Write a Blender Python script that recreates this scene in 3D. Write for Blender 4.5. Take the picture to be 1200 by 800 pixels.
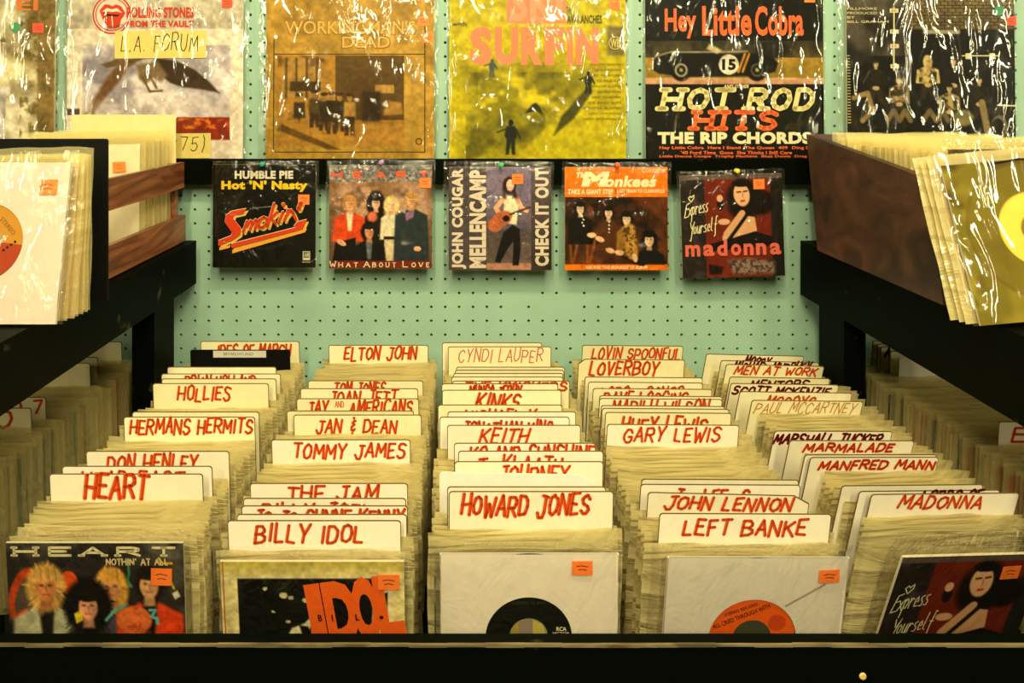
import bpy, math, random
import numpy as np
from mathutils import Matrix, Vector, Euler

for o in list(bpy.data.objects):
    bpy.data.objects.remove(o)
S = bpy.context.scene
COL = S.collection
H = 1.5                      # camera height; image maps as px = 550 + 1000 X/Y, py = 115 + 1000 (H-Z)/Y

# ------------------------------------------------------------------ camera, light, exposure
cam_d = bpy.data.cameras.new('camera')
cam = bpy.data.objects.new('camera', cam_d)
COL.objects.link(cam)
cam.location = (0, 0, H)
cam.rotation_euler = (math.pi/2, 0, 0)
cam_d.sensor_width = 36
cam_d.lens = 30
cam_d.shift_x = 50/1200
cam_d.shift_y = -285/1200
cam_d.clip_start = 0.02
S.camera = cam

w = bpy.data.worlds.new('room_light')
S.world = w
w.use_nodes = True
w.node_tree.nodes['Background'].inputs[0].default_value = (1.0, 0.93, 0.5, 1)
w.node_tree.nodes['Background'].inputs[1].default_value = 0.045

def area(name, loc, target, sx, sy, power, col):
    d = bpy.data.lights.new(name, 'AREA')
    d.shape = 'RECTANGLE'
    d.size = sx
    d.size_y = sy
    d.energy = power
    d.color = col
    o = bpy.data.objects.new(name, d)
    COL.objects.link(o)
    o.location = loc
    o.rotation_euler = (Vector(target) - Vector(loc)).to_track_quat('-Z', 'Y').to_euler()
    return o

area('ceiling_or_fill_tube', (0.05, 0.35, 2.45), (0.05, 1.1, 1.1), 0.9, 0.12, 11, (1.0, 0.88, 0.56))
area('ceiling_or_fill_tube', (-0.35, -1.1, 2.7), (0.0, 1.2, 1.2), 0.12, 1.2, 21, (1.0, 0.88, 0.56))
area('ceiling_or_fill_tube', (0.55, -1.1, 2.7), (0.1, 1.2, 1.2), 0.12, 1.2, 21, (1.0, 0.88, 0.56))

area('ceiling_or_fill_tube', (-2.3, 0.1, 1.95), (0.6, 1.2, 1.0), 0.12, 1.2, 14, (1.0, 0.88, 0.56))  # fill lamp added low at left to brighten the row under the right shelf
area('ceiling_or_fill_tube', (2.3, 0.1, 1.95), (-0.6, 1.2, 1.0), 0.12, 1.2, 14, (1.0, 0.88, 0.56))  # another added fill lamp, lifting the outer row under the left shelf

S.view_settings.view_transform = 'Standard'
S.view_settings.look = 'None'
S.view_settings.exposure = 0.92
S.view_settings.gamma = 1.0
S.view_settings.use_curve_mapping = False
S.cycles.transparent_max_bounces = 40
S.cycles.max_bounces = 8

# ------------------------------------------------------------------ materials
def new_mat(name):
    m = bpy.data.materials.new(name)
    m.use_nodes = True
    nt = m.node_tree
    nt.nodes.clear()
    return m, nt, nt.nodes.new('ShaderNodeOutputMaterial')

def N(nt, kind, **kw):
    n = nt.nodes.new(kind)
    for k, v in kw.items():
        if k in n.inputs:
            n.inputs[k].default_value = v
        else:
            setattr(n, k, v)
    return n

def coords(nt, scale, kind='Object'):
    tc = N(nt, 'ShaderNodeTexCoord')
    mp = N(nt, 'ShaderNodeMapping')
    mp.inputs['Scale'].default_value = scale
    nt.links.new(tc.outputs[kind], mp.inputs['Vector'])
    return mp.outputs['Vector']

def solid(name, col, rough=0.5, var=0.15, scale=(30, 30, 30), bump=0.0, spec=0.4):
    """one colour, gently mottled"""
    m, nt, out = new_mat(name)
    b = N(nt, 'ShaderNodeBsdfPrincipled', Roughness=rough)
    b.inputs['Specular IOR Level'].default_value = spec
    nz = N(nt, 'ShaderNodeTexNoise', Scale=1.0, Detail=5.0)
    nt.links.new(coords(nt, scale), nz.inputs['Vector'])
    cr = N(nt, 'ShaderNodeValToRGB')
    c0 = [c*(1-var) for c in col]
    c1 = [min(1, c*(1+var)) for c in col]
    cr.color_ramp.elements[0].color = (*c0, 1)
    cr.color_ramp.elements[1].color = (*c1, 1)
    cr.color_ramp.elements[0].position = 0.3
    cr.color_ramp.elements[1].position = 0.7
    nt.links.new(nz.outputs['Fac'], cr.inputs[0])
    nt.links.new(cr.outputs[0], b.inputs['Base Color'])
    if bump:
        bp = N(nt, 'ShaderNodeBump', Strength=bump, Distance=0.002)
        nt.links.new(nz.outputs['Fac'], bp.inputs['Height'])
        nt.links.new(bp.outputs[0], b.inputs['Normal'])
    nt.links.new(b.outputs[0], out.inputs[0])
    return m

def wood(name, dark, light, scale, rough=0.4):
    m, nt, out = new_mat(name)
    b = N(nt, 'ShaderNodeBsdfPrincipled', Roughness=rough)
    nz = N(nt, 'ShaderNodeTexNoise', Scale=1.0, Detail=8.0, Distortion=1.6)
    nt.links.new(coords(nt, scale), nz.inputs['Vector'])
    cr = N(nt, 'ShaderNodeValToRGB')
    cr.color_ramp.elements[0].color = (*dark, 1)
    cr.color_ramp.elements[1].color = (*light, 1)
    cr.color_ramp.elements[0].position = 0.36
    cr.color_ramp.elements[1].position = 0.66
    nt.links.new(nz.outputs['Fac'], cr.inputs[0])
    nt.links.new(cr.outputs[0], b.inputs['Base Color'])
    bp = N(nt, 'ShaderNodeBump', Strength=0.25, Distance=0.001)
    nt.links.new(nz.outputs['Fac'], bp.inputs['Height'])
    nt.links.new(bp.outputs[0], b.inputs['Normal'])
    nt.links.new(b.outputs[0], out.inputs[0])
    return m

def black_paint():
    """old black paint with pale chips"""
    m, nt, out = new_mat('black_paint')
    b = N(nt, 'ShaderNodeBsdfPrincipled', Roughness=0.5)
    b.inputs['Specular IOR Level'].default_value = 0.02
    v = coords(nt, (26, 26, 26))
    nz = N(nt, 'ShaderNodeTexNoise', Scale=1.0, Detail=3.0)
    nt.links.new(v, nz.inputs['Vector'])
    cr = N(nt, 'ShaderNodeValToRGB')
    e = cr.color_ramp.elements
    e[0].color = (0.0016, 0.0026, 0.001, 1)
    e[0].position = 0.70
    e[1].color = (0.07, 0.06, 0.025, 1)
    e[1].position = 0.84
    nt.links.new(nz.outputs['Fac'], cr.inputs[0])
    nt.links.new(cr.outputs[0], b.inputs['Base Color'])
    nt.links.new(b.outputs[0], out.inputs[0])
    return m

def printed(name, rough=0.5):
    """print on paper or card: the ink colour is stored on the mesh"""
    m, nt, out = new_mat(name)
    b = N(nt, 'ShaderNodeBsdfPrincipled', Roughness=rough)
    b.inputs['Specular IOR Level'].default_value = 0.12
    a = N(nt, 'ShaderNodeAttribute', attribute_name='ink')
    nz = N(nt, 'ShaderNodeTexNoise', Scale=1.0, Detail=6.0)
    nt.links.new(coords(nt, (60, 60, 60)), nz.inputs['Vector'])
    mr = N(nt, 'ShaderNodeMapRange')
    mr.inputs['To Min'].default_value = 0.86
    mr.inputs['To Max'].default_value = 1.08
    nt.links.new(nz.outputs['Fac'], mr.inputs['Value'])
    mx = N(nt, 'ShaderNodeMix', data_type='RGBA', blend_type='MULTIPLY')
    mx.inputs['Factor'].default_value = 1
    nt.links.new(a.outputs['Color'], mx.inputs['A'])
    nt.links.new(mr.outputs[0], mx.inputs['B'])
    nt.links.new(mx.outputs['Result'], b.inputs['Base Color'])
    nt.links.new(b.outputs[0], out.inputs[0])
    return m

def film(name, haze, haze_col, gloss, bump, scale, rough=0.1, tint=(1, 1, 1), turn=0.0, detail=3.0):
    """crinkled clear plastic: mostly transparent, a little haze, sharp reflections"""
    m, nt, out = new_mat(name)
    nz = N(nt, 'ShaderNodeTexNoise', Scale=1.0, Detail=detail, Distortion=1.3)
    vec = coords(nt, scale)
    vec.node.inputs['Rotation'].default_value = (0, turn, 0)
    nt.links.new(vec, nz.inputs['Vector'])
    bp = N(nt, 'ShaderNodeBump', Strength=bump, Distance=0.02)
    nt.links.new(nz.outputs['Fac'], bp.inputs['Height'])
    tr = N(nt, 'ShaderNodeBsdfTransparent')
    tr.inputs[0].default_value = (*tint, 1)
    df = N(nt, 'ShaderNodeBsdfDiffuse')
    df.inputs[0].default_value = (*haze_col, 1)
    gl = N(nt, 'ShaderNodeBsdfGlossy', Roughness=rough)
    gl.inputs[0].default_value = (1, 0.97, 0.85, 1)
    nt.links.new(bp.outputs[0], gl.inputs['Normal'])
    nt.links.new(bp.outputs[0], df.inputs['Normal'])
    m1 = N(nt, 'ShaderNodeMixShader')
    m1.inputs[0].default_value = haze
    nt.links.new(tr.outputs[0], m1.inputs[1])
    nt.links.new(df.outputs[0], m1.inputs[2])
    fr = N(nt, 'ShaderNodeLayerWeight', Blend=0.25)
    nt.links.new(bp.outputs[0], fr.inputs['Normal'])
    mr = N(nt, 'ShaderNodeMapRange')
    mr.inputs['To Min'].default_value = gloss
    mr.inputs['To Max'].default_value = min(1, gloss + 0.5)
    nt.links.new(fr.outputs['Facing'], mr.inputs['Value'])
    m2 = N(nt, 'ShaderNodeMixShader')
    nt.links.new(mr.outputs[0], m2.inputs[0])
    nt.links.new(m1.outputs[0], m2.inputs[1])
    nt.links.new(gl.outputs[0], m2.inputs[2])
    nt.links.new(m2.outputs[0], out.inputs[0])
    return m

M_PEG = solid('mint_paint', (0.31, 0.49, 0.345), 0.5, 0.10, (9, 9, 9), 0.1)
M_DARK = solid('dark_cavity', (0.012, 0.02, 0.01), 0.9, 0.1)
M_BLACK = black_paint()
M_FLOOR = solid('floor_lino', (0.10, 0.09, 0.06), 0.6, 0.2)
M_BARE = wood('worn_edge_wood', (0.07, 0.05, 0.018), (0.26, 0.2, 0.08), (8, 60, 60), 0.6)
M_SLAT = wood('crate_wood', (0.12, 0.035, 0.012), (0.36, 0.13, 0.045), (60, 5, 40))
M_PLANK = wood('plank_wood', (0.018, 0.007, 0.003), (0.085, 0.032, 0.012), (12, 9, 14), 0.5)
M_PLANKEND = solid('plank_end', (0.20, 0.03, 0.012), 0.5, 0.3)
M_PRINT = printed('printed_card')
M_GLOSSP = printed('glossy_print', 0.3)
M_CLEAR = film('clear_wall_bag', 0.005, (0.9, 0.85, 0.6), 0.05, 0.7, (18, 13, 8), 0.09, (1, 1, 1), 0.9, 2.2)
M_CLEAR45 = film('clear_single_bag', 0.006, (0.85, 0.8, 0.5), 0.03, 0.5, (30, 30, 18), 0.1)
M_MILKY = film('milky_bag', 0.5, (0.70, 0.60, 0.26), 0.09, 0.4, (7, 30, 34), 0.15, (1, 0.98, 0.86))
M_SIDEBAG = film('side_bag', 0.16, (0.84, 0.75, 0.36), 0.06, 0.25, (16, 30, 26), 0.2, (1, 0.98, 0.86))
M_STICK = solid('orange_sticker', (1.0, 0.2, 0.02), 0.55, 0.05)
M_INK = solid('pen_ink', (0.05, 0.03, 0.02), 0.7, 0.1)
M_SCREW = solid('brass_screw', (0.65, 0.45, 0.12), 0.3, 0.1)

def lin(c):
    return tuple(((x/12.92) if x <= 0.04045 else ((x+0.055)/1.055)**2.4) for x in c)

def rgb(*c):
    return tuple(x/255 for x in c)

# ------------------------------------------------------------------ mesh helper
class G:
    """collects geometry with an ink colour per vertex and a material index per face"""
    def __init__(s):
        s.v, s.f, s.c, s.m = [], [], [], []

    def add(s, verts, faces, col=(1, 1, 1), mi=0):
        b = len(s.v)
        s.v.extend(verts)
        s.c.extend([col]*len(verts) if len(col) == 3 and not hasattr(col[0], '__len__') else col)
        s.f.extend([tuple(i+b for i in f) for f in faces])
        s.m.extend([mi]*len(faces))

    def box(s, a, b, col=(1, 1, 1), mi=0):
        (x0, y0, z0), (x1, y1, z1) = a, b
        v = [(x0, y0, z0), (x1, y0, z0), (x1, y1, z0), (x0, y1, z0), (x0, y0, z1), (x1, y0, z1), (x1, y1, z1), (x0, y1, z1)]
        f = [(0, 3, 2, 1), (4, 5, 6, 7), (0, 1, 5, 4), (1, 2, 6, 5), (2, 3, 7, 6), (3, 0, 4, 7)]
        s.add(v, f, col, mi)

    def prism(s, pts, y0, y1, col=(1, 1, 1), mi=0):
        """outline in (x, z), counter-clockwise seen from the front; y0 front, y1 back"""
        n = len(pts)
        v = [(x, y0, z) for x, z in pts] + [(x, y1, z) for x, z in pts]
        f = [tuple(range(n)), tuple(range(2*n-1, n-1, -1))]
        f += [((i+1) % n, i, n+i, n+(i+1) % n) for i in range(n)]
        s.add(v, f, col, mi)

    def flat(s, pts, y, col, mi=0):
        s.add([(x, y, z) for x, z in pts], [tuple(range(len(pts)))], col, mi)

    def disc(s, cx, cz, r, y, col, mi=0, n=40, r0=0.0):
        if r0 == 0:
            s.flat([(cx+r*math.cos(2*math.pi*i/n), cz+r*math.sin(2*math.pi*i/n)) for i in range(n)], y, col, mi)
            return
        v = []
        for i in range(n):
            a = 2*math.pi*i/n
            v += [(cx+r0*math.cos(a), y, cz+r0*math.sin(a)), (cx+r*math.cos(a), y, cz+r*math.sin(a))]
        s.add(v, [(2*i, 2*i+1, (2*i+3) % (2*n), (2*i+2) % (2*n)) for i in range(n)], col, mi)

    def build(s, name, mats, parent=None, smooth=False):
        me = bpy.data.meshes.new(name)
        me.from_pydata(s.v, [], s.f)
        for m in (mats if isinstance(mats, (list, tuple)) else [mats]):
            me.materials.append(m)
        me.polygons.foreach_set('material_index', s.m)
        if smooth:
            me.polygons.foreach_set('use_smooth', [True]*len(s.f))
        at = me.color_attributes.new('ink', 'FLOAT_COLOR', 'POINT')
        arr = np.ones((len(s.v), 4), dtype=np.float32)
        arr[:, :3] = np.array(s.c, dtype=np.float32).reshape(-1, 3)
        a = arr[:, :3]
        arr[:, :3] = np.where(a <= 0.04045, a/12.92, ((a+0.055)/1.055)**2.4)
        at.data.foreach_set('color', arr.ravel())
        me.update()
        o = bpy.data.objects.new(name, me)
        COL.objects.link(o)
        if parent is not None:
            o.parent = parent
        return o

def thing(name, label, cat, group=None, loc=(0, 0, 0), rot=None):
    o = bpy.data.objects.new(name, None)
    o.empty_display_size = 0.03
    COL.objects.link(o)
    o.location = loc
    if rot is not None:
        o.rotation_euler = rot
    tag(o, label, cat, group)
    return o

def tag(o, label, cat, group=None):
    o['label'] = label
    o['category'] = cat
    if group:
        o['group'] = group
    return o

# ------------------------------------------------------------------ lettering
FONT = {
 'A': [[(0, 0), (.5, 1), (1, 0)], [(.2, .36), (.8, .36)]],
 'B': [[(0, 0), (0, 1), (.6, 1), (.85, .88), (.85, .66), (.6, .53), (0, .53)], [(.6, .53), (.95, .4), (.95, .14), (.65, 0), (0, 0)]],
 'C': [[(.95, .82), (.7, 1), (.3, 1), (0, .7), (0, .3), (.3, 0), (.7, 0), (.95, .18)]],
 'D': [[(0, 0), (0, 1), (.55, 1), (.9, .75), (.95, .4), (.75, .1), (.5, 0), (0, 0)]],
 'E': [[(.9, 1), (0, 1), (0, 0), (.9, 0)], [(0, .52), (.7, .52)]],
 'F': [[(.9, 1), (0, 1), (0, 0)], [(0, .52), (.7, .52)]],
 'G': [[(.95, .82), (.7, 1), (.3, 1), (0, .7), (0, .3), (.3, 0), (.75, 0), (.95, .2), (.95, .45), (.55, .45)]],
 'H': [[(0, 0), (0, 1)], [(.95, 0), (.95, 1)], [(0, .5), (.95, .5)]],
 'I': [[(.5, 0), (.5, 1)]],
 'J': [[(.45, 1), (1.1, 1)], [(.8, 1), (.8, .25), (.6, 0), (.25, 0), (0, .25)]],
 'K': [[(0, 0), (0, 1)], [(.9, 1), (.05, .45)], [(.3, .6), (.95, 0)]],
 'L': [[(0, 1), (0, 0), (.85, 0)]],
 'M': [[(0, 0), (.1, 1), (.5, .3), (.9, 1), (1, 0)]],
 'N': [[(0, 0), (0, 1), (.9, 0), (.9, 1)]],
 'O': [[(.5, 1), (.15, .85), (0, .5), (.15, .13), (.5, 0), (.85, .13), (1, .5), (.85, .87), (.5, 1)]],
 'P': [[(0, 0), (0, 1), (.65, 1), (.9, .85), (.9, .6), (.65, .45), (0, .45)]],
 'R': [[(0, 0), (0, 1), (.65, 1), (.9, .85), (.9, .64), (.65, .5), (0, .5)], [(.4, .5), (.95, 0)]],
 'S': [[(.9, .85), (.6, 1), (.25, .97), (.05, .78), (.2, .58), (.75, .45), (.93, .24), (.7, .03), (.35, 0), (0, .15)]],
 'T': [[(0, 1), (1, 1)], [(.5, 1), (.5, 0)]],
 'U': [[(0, 1), (0, .25), (.25, 0), (.65, 0), (.9, .25), (.9, 1)]],
 'V': [[(0, 1), (.45, 0), (.95, 1)]],
 'W': [[(0, 1), (.22, 0), (.5, .65), (.78, 0), (1, 1)]],
 'Y': [[(0, 1), (.48, .48), (.95, 1)], [(.48, .48), (.4, 0)]],
 'Z': [[(.05, 1), (.95, 1), (0, 0), (.95, 0)]],
 '&': [[(.8, .85), (.55, .78), (.35, .68), (.75, .55), (.3, .35), (.3, .12), (.6, .08), (.85, .2)], [(.5, 1.05), (.55, .95)], [(.45, -.15), (.5, -.06)]],
 '.': [[(.35, .0), (.5, .06)]], "'": [[(.4, 1.05), (.3, .78)]], '(': [[(.8, 1.1), (.45, .75), (.4, .3), (.7, -.1)]], ')': [[(.2, 1.1), (.65, .75), (.7, .3), (.25, -.15)]],
 '1': [[(.3, .8), (.5, 1), (.5, 0)]], '5': [[(.9, 1), (.15, 1), (.1, .55), (.6, .6), (.9, .35), (.7, .05), (.3, 0), (0, .15)]],
 '7': [[(0, 1), (.9, 1), (.4, 0)]], '9': [[(.85, .75), (.55, .5), (.15, .6), (.1, .85), (.45, 1), (.85, .8), (.75, .3), (.45, 0)]],
}
WID = {'I': .3, 'M': 1.2, 'W': 1.25, ' ': .55, '.': .3, "'": .3, '(': .45, ')': .45, '1': .5, 'L': .85, 'E': .85, 'F': .8, 'T': .95, '&': .85}

def strokes(g, lines, thick, y, col, mi=0, caps=True):
    h = thick/2
    for pl in lines:
        for (ax, az), (bx, bz) in zip(pl[:-1], pl[1:]):
            d = math.hypot(bx-ax, bz-az)
            if d < 1e-7:
                continue
            nx, nz = -(bz-az)/d*h, (bx-ax)/d*h
            g.add([(ax-nx, y, az-nz), (bx-nx, y, bz-nz), (bx+nx, y, bz+nz), (ax+nx, y, az+nz)], [(0, 1, 2, 3)], col, mi)
        if caps:
            for (ax, az) in pl:
                g.flat([(ax+h*math.cos(k*math.pi/4), az+h*math.sin(k*math.pi/4)) for k in range(8)], y, col, mi)

def layout(text, gap=.28):
    x, out = 0, []
    for ch in text:
        wd = WID.get(ch, 1.0)
        out.append((ch, x, wd))
        x += wd+gap
    return out, x-gap

def stroke_text(g, text, x0, x1, z0, z1, thick, y, col, slant=0.0, rng=None, jit=0.0, serif=0.0, mi=0, gap=.28, caps=True, rot90=False):
    """capitals drawn as pen strokes inside the box"""
    lay, tot = layout(text, gap)
    if rot90:                                    # reads upwards: text runs along z
        kx, kz = (z1-z0)/tot, (x1-x0)
    else:
        kx, kz = (x1-x0)/tot, (z1-z0)
    out = []
    bars = []
    for ch, lx, wd in lay:
        dz = rng.uniform(-jit, jit) if rng else 0
        sc = 1+(rng.uniform(-jit, jit) if rng else 0)
        for pl in FONT.get(ch, []):
            q = []
            for (a, b) in pl:
                ja, jb = (rng.uniform(-jit, jit)*.5, rng.uniform(-jit, jit)*.5) if rng else (0, 0)
                b2 = b*sc+dz+jb
                q.append(((lx+(a+ja)*wd)*kx+slant*b2*kz, b2*kz))
            out.append(q)
            if serif and pl[0] != pl[-1]:
                for (i, j) in ((0, 1), (-1, -2)):
                    (ax, az), (bx, bz) = q[i], q[j]
                    if abs(bz-az) > .6*abs(bx-ax) and (abs(pl[i][1]) < .02 or abs(pl[i][1]-1) < .02):
                        out.append([(ax-serif*kz, az), (ax+serif*kz, az)])
    if rot90:
        out = [[(x1-b, z0+a) for a, b in q] for q in out]
    else:
        out = [[(x0+a, z0+b) for a, b in q] for q in out]
    strokes(g, out, thick, y, col, mi, caps)
    return out

_fc = {}
def font_mesh(text, bold):
    k = (text, bold)
    if k not in _fc:
        cu = bpy.data.curves.new('lettering', 'FONT')
        cu.body = text
        cu.offset = bold
        cu.fill_mode = 'FRONT'
        cu.resolution_u = 3
        cu.space_character = 1.0 + bold*1.5
        o = bpy.data.objects.new('lettering', cu)
        COL.objects.link(o)
        dg = bpy.context.evaluated_depsgraph_get()
        dg.update()
        me = bpy.data.meshes.new_from_object(o.evaluated_get(dg))
        vs = [tuple(v.co) for v in me.vertices]
        fs = [tuple(p.vertices) for p in me.polygons]
        bpy.data.objects.remove(o)
        bpy.data.curves.remove(cu)
        bpy.data.meshes.remove(me)
        _fc[k] = (vs, fs)
    return _fc[k]

def print_text(g, text, x0, x1, z0, z1, y, col, bold=0.0, slant=0.0, rot=0.0, mi=0, col_top=None, rot90=False):
    vs, fs = font_mesh(text, bold)
    xs = [v[0] for v in vs]
    ys = [v[1] for v in vs]
    ax, bx, az, bz = min(xs), max(xs), min(ys), max(ys)
    out, cols = [], []
    cx, cz = (x0+x1)/2, (z0+z1)/2
    for v in vs:
        u, t = (v[0]-ax)/(bx-ax), (v[1]-az)/(bz-az)
        if rot90:
            X, Z = x1-t*(x1-x0), z0+u*(z1-z0)
        else:
            X, Z = x0+u*(x1-x0)+slant*t*(z1-z0), z0+t*(z1-z0)
        if rot:
            dx, dz = X-cx, Z-cz
            X, Z = cx+dx*math.cos(rot)-dz*math.sin(rot), cz+dx*math.sin(rot)+dz*math.cos(rot)
        out.append((X, y, Z))
        cols.append(tuple(col[i]*(1-t)+col_top[i]*t for i in range(3)) if col_top else col)
    g.add(out, fs, cols, mi)

# ------------------------------------------------------------------ picture printing (fine colour grid)
def vnoise(n, cells, seed):
    r = np.random.RandomState(seed)
    a = r.rand(cells+2, cells+2)
    t = np.linspace(0, cells, n)
    i = t.astype(int)
    f = t-i
    f = f*f*(3-2*f)
    X = a[:, i]*(1-f)+a[:, i+1]*f
    return X[i, :]*(1-f)[:, None]+X[i+1, :]*f[:, None]

class Pic:
    def __init__(s, n, bg):
        s.n = n
        s.a = np.ones((n, n, 3))*np.array(bg)
        s.U, s.V = np.meshgrid(np.linspace(0, 1, n), np.linspace(0, 1, n))

    def mix(s, m, col):
        m = np.clip(m, 0, 1)[..., None]
        s.a = s.a*(1-m)+np.array(col)*m

    def rect(s, u0, v0, u1, v1, col, a=1, soft=0.004):
        m = np.clip((s.U-u0)/soft+.5, 0, 1)*np.clip((u1-s.U)/soft+.5, 0, 1)*np.clip((s.V-v0)/soft+.5, 0, 1)*np.clip((v1-s.V)/soft+.5, 0, 1)
        s.mix(m*a, col)

    def ell(s, cx, cy, rx, ry, col, a=1, soft=.15, rot=0):
        c, q = math.cos(rot), math.sin(rot)
        x, y = s.U-cx, s.V-cy
        d = np.sqrt(((x*c+y*q)/rx)**2+((-x*q+y*c)/ry)**2)
        s.mix(np.clip((1-d)/soft+.5, 0, 1)*a, col)

    def poly(s, pts, col, a=1, soft=.008):
        ins = np.zeros_like(s.U, bool)
        dist = np.full_like(s.U, 9.)
        for (x0, y0), (x1, y1) in zip(pts, pts[1:]+pts[:1]):
            if y0 != y1:
                ins ^= ((y0 > s.V) != (y1 > s.V)) & (s.U < (x1-x0)*(s.V-y0)/(y1-y0)+x0)
            dx, dy = x1-x0, y1-y0
            t = np.clip(((s.U-x0)*dx+(s.V-y0)*dy)/(dx*dx+dy*dy+1e-12), 0, 1)
            dist = np.minimum(dist, np.hypot(s.U-x0-t*dx, s.V-y0-t*dy))
        s.mix(np.clip(np.where(ins, dist, -dist)/soft+.5, 0, 1)*a, col)

    def line(s, pts, wd, col, a=1, soft=.006):
        dist = np.full_like(s.U, 9.)
        for (x0, y0), (x1, y1) in zip(pts[:-1], pts[1:]):
            dx, dy = x1-x0, y1-y0
            t = np.clip(((s.U-x0)*dx+(s.V-y0)*dy)/(dx*dx+dy*dy+1e-12), 0, 1)
            dist = np.minimum(dist, np.hypot(s.U-x0-t*dx, s.V-y0-t*dy))
        s.mix(np.clip((wd/2-dist)/soft+.5, 0, 1)*a, col)

    def cloud(s, cells, col, lo, hi, seed, box=(0, 0, 1, 1), a=1):
        z = .6*vnoise(s.n, cells, seed)+.4*vnoise(s.n, cells*3, seed+1)
        m = np.clip((z-lo)/(hi-lo), 0, 1)
        u0, v0, u1, v1 = box
        m = m*((s.U >= u0) & (s.U <= u1) & (s.V >= v0) & (s.V <= v1))
        s.mix(m*a, col)

    def vgrad(s, v0, v1, c0, c1, u0=0, u1=1):
        t = np.clip((s.V-v0)/(v1-v0), 0, 1)[..., None]
        g = np.array(c0)*(1-t)+np.array(c1)*t
        m = ((s.V >= v0) & (s.V <= v1) & (s.U >= u0) & (s.U <= u1))[..., None]
        s.a = np.where(m, g, s.a)

    def person(s, x, y, k, hair, skin, top, big=1.0, long=0.0, width=1.0, shirt=None, base=1.0, legs=None):
        """head centre x, y; k half the head height"""
        dark = tuple(c*.45 for c in skin)
        s.poly([(x-1.7*k*width, y+2.2*k), (x-.7*k, y+1.35*k), (x+.7*k, y+1.35*k), (x+1.7*k*width, y+2.2*k), (x+1.9*k*width, base), (x-1.9*k*width, base)], top, soft=k*.25)
        if shirt:
            s.poly([(x-.5*k, y+1.3*k), (x+.5*k, y+1.3*k), (x+.25*k, min(base, y+4*k)), (x-.25*k, min(base, y+4*k))], shirt, soft=k*.2)
        if legs:
            s.poly([(x-1.3*k*width, base), (x+1.3*k*width, base), (x+1.1*k*width, base+6*k), (x+.2*k, base+6*k), (x, base+1.5*k), (x-.2*k, base+6*k), (x-1.1*k*width, base+6*k)], legs, soft=k*.25)
        s.ell(x, y+(.05+.5*long)*k, .95*k*big, (1.1+.6*long)*k*big, hair, soft=.25)
        rr = random.Random(int(x*1000+y*77))
        for q in range(30 if k > .03 else 0):     # strands of hair
            a = rr.uniform(0, 6.28)
            rx, ry = .95*k*big, (1.1+.6*long)*k*big
            cx, cy = x, y+(.05+.5*long)*k
            o, t = rr.uniform(.35, .7), rr.uniform(.95, 1.2)
            b = rr.uniform(.55, 1.25)
            s.line([(cx+o*rx*math.cos(a), cy+o*ry*math.sin(a)), (cx+t*rx*math.cos(a+.12), cy+t*ry*math.sin(a+.12)+.1*k)], .09*k, tuple(min(1, c*b) for c in hair), a=.8, soft=.08*k)
        s.poly([(x-.3*k, y+.6*k), (x+.3*k, y+.6*k), (x+.4*k, y+1.6*k), (x-.4*k, y+1.6*k)], tuple(c*.8 for c in skin), soft=k*.2)
        s.ell(x, y+.15*k, .62*k, .88*k, skin, soft=.2)
        s.ell(x+.3*k, y+.25*k, .3*k, .6*k, tuple(c*.78 for c in skin), a=.6, soft=.6)
        s.ell(x, y-.72*k, .78*k, .5*k, hair, soft=.3)
        for q in range(8 if k > .03 else 0):
            u = rr.uniform(-.6, .6)*k
            b = rr.uniform(.6, 1.2)
            s.line([(x+u, y-1.1*k), (x+u*1.1, y-.35*k)], .08*k, tuple(min(1, c*b) for c in hair), a=.8, soft=.08*k)
        for sx in (-.26, .26):
            s.ell(x+sx*k, y+.02*k, .15*k, .1*k, dark, a=.85, soft=.5)
        s.line([(x, y+.1*k), (x+.05*k, y+.4*k)], .1*k, dark, a=.4, soft=.1*k)
        s.line([(x-.2*k, y+.62*k), (x+.2*k, y+.62*k)], .13*k, tuple((c*.6 if i else c*.8) for i, c in enumerate(skin)), a=.8, soft=.1*k)

    def grain(s, seed, amp=.10):
        f = 1+amp*(vnoise(s.n, 60, seed)-.5)*2+amp*(vnoise(s.n, 24, seed+1)-.5)*2
        s.a = s.a*f[..., None]

    def emit(s, g, x0, x1, z0, z1, y, mi=0):
        n = s.n
        X = np.linspace(x0, x1, n)
        Z = np.linspace(z1, z0, n)
        XX, ZZ = np.meshgrid(X, Z)
        v = np.stack([XX, np.full_like(XX, y), ZZ], -1).reshape(-1, 3)
        i = np.arange(n*n).reshape(n, n)
        f = np.stack([i[:-1, :-1], i[1:, :-1], i[1:, 1:], i[:-1, 1:]], -1).reshape(-1, 4)
        g.add([tuple(p) for p in v], [tuple(p) for p in f.tolist()], [tuple(c) for c in np.clip(s.a, 0, 1).reshape(-1, 3)], mi)

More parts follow.
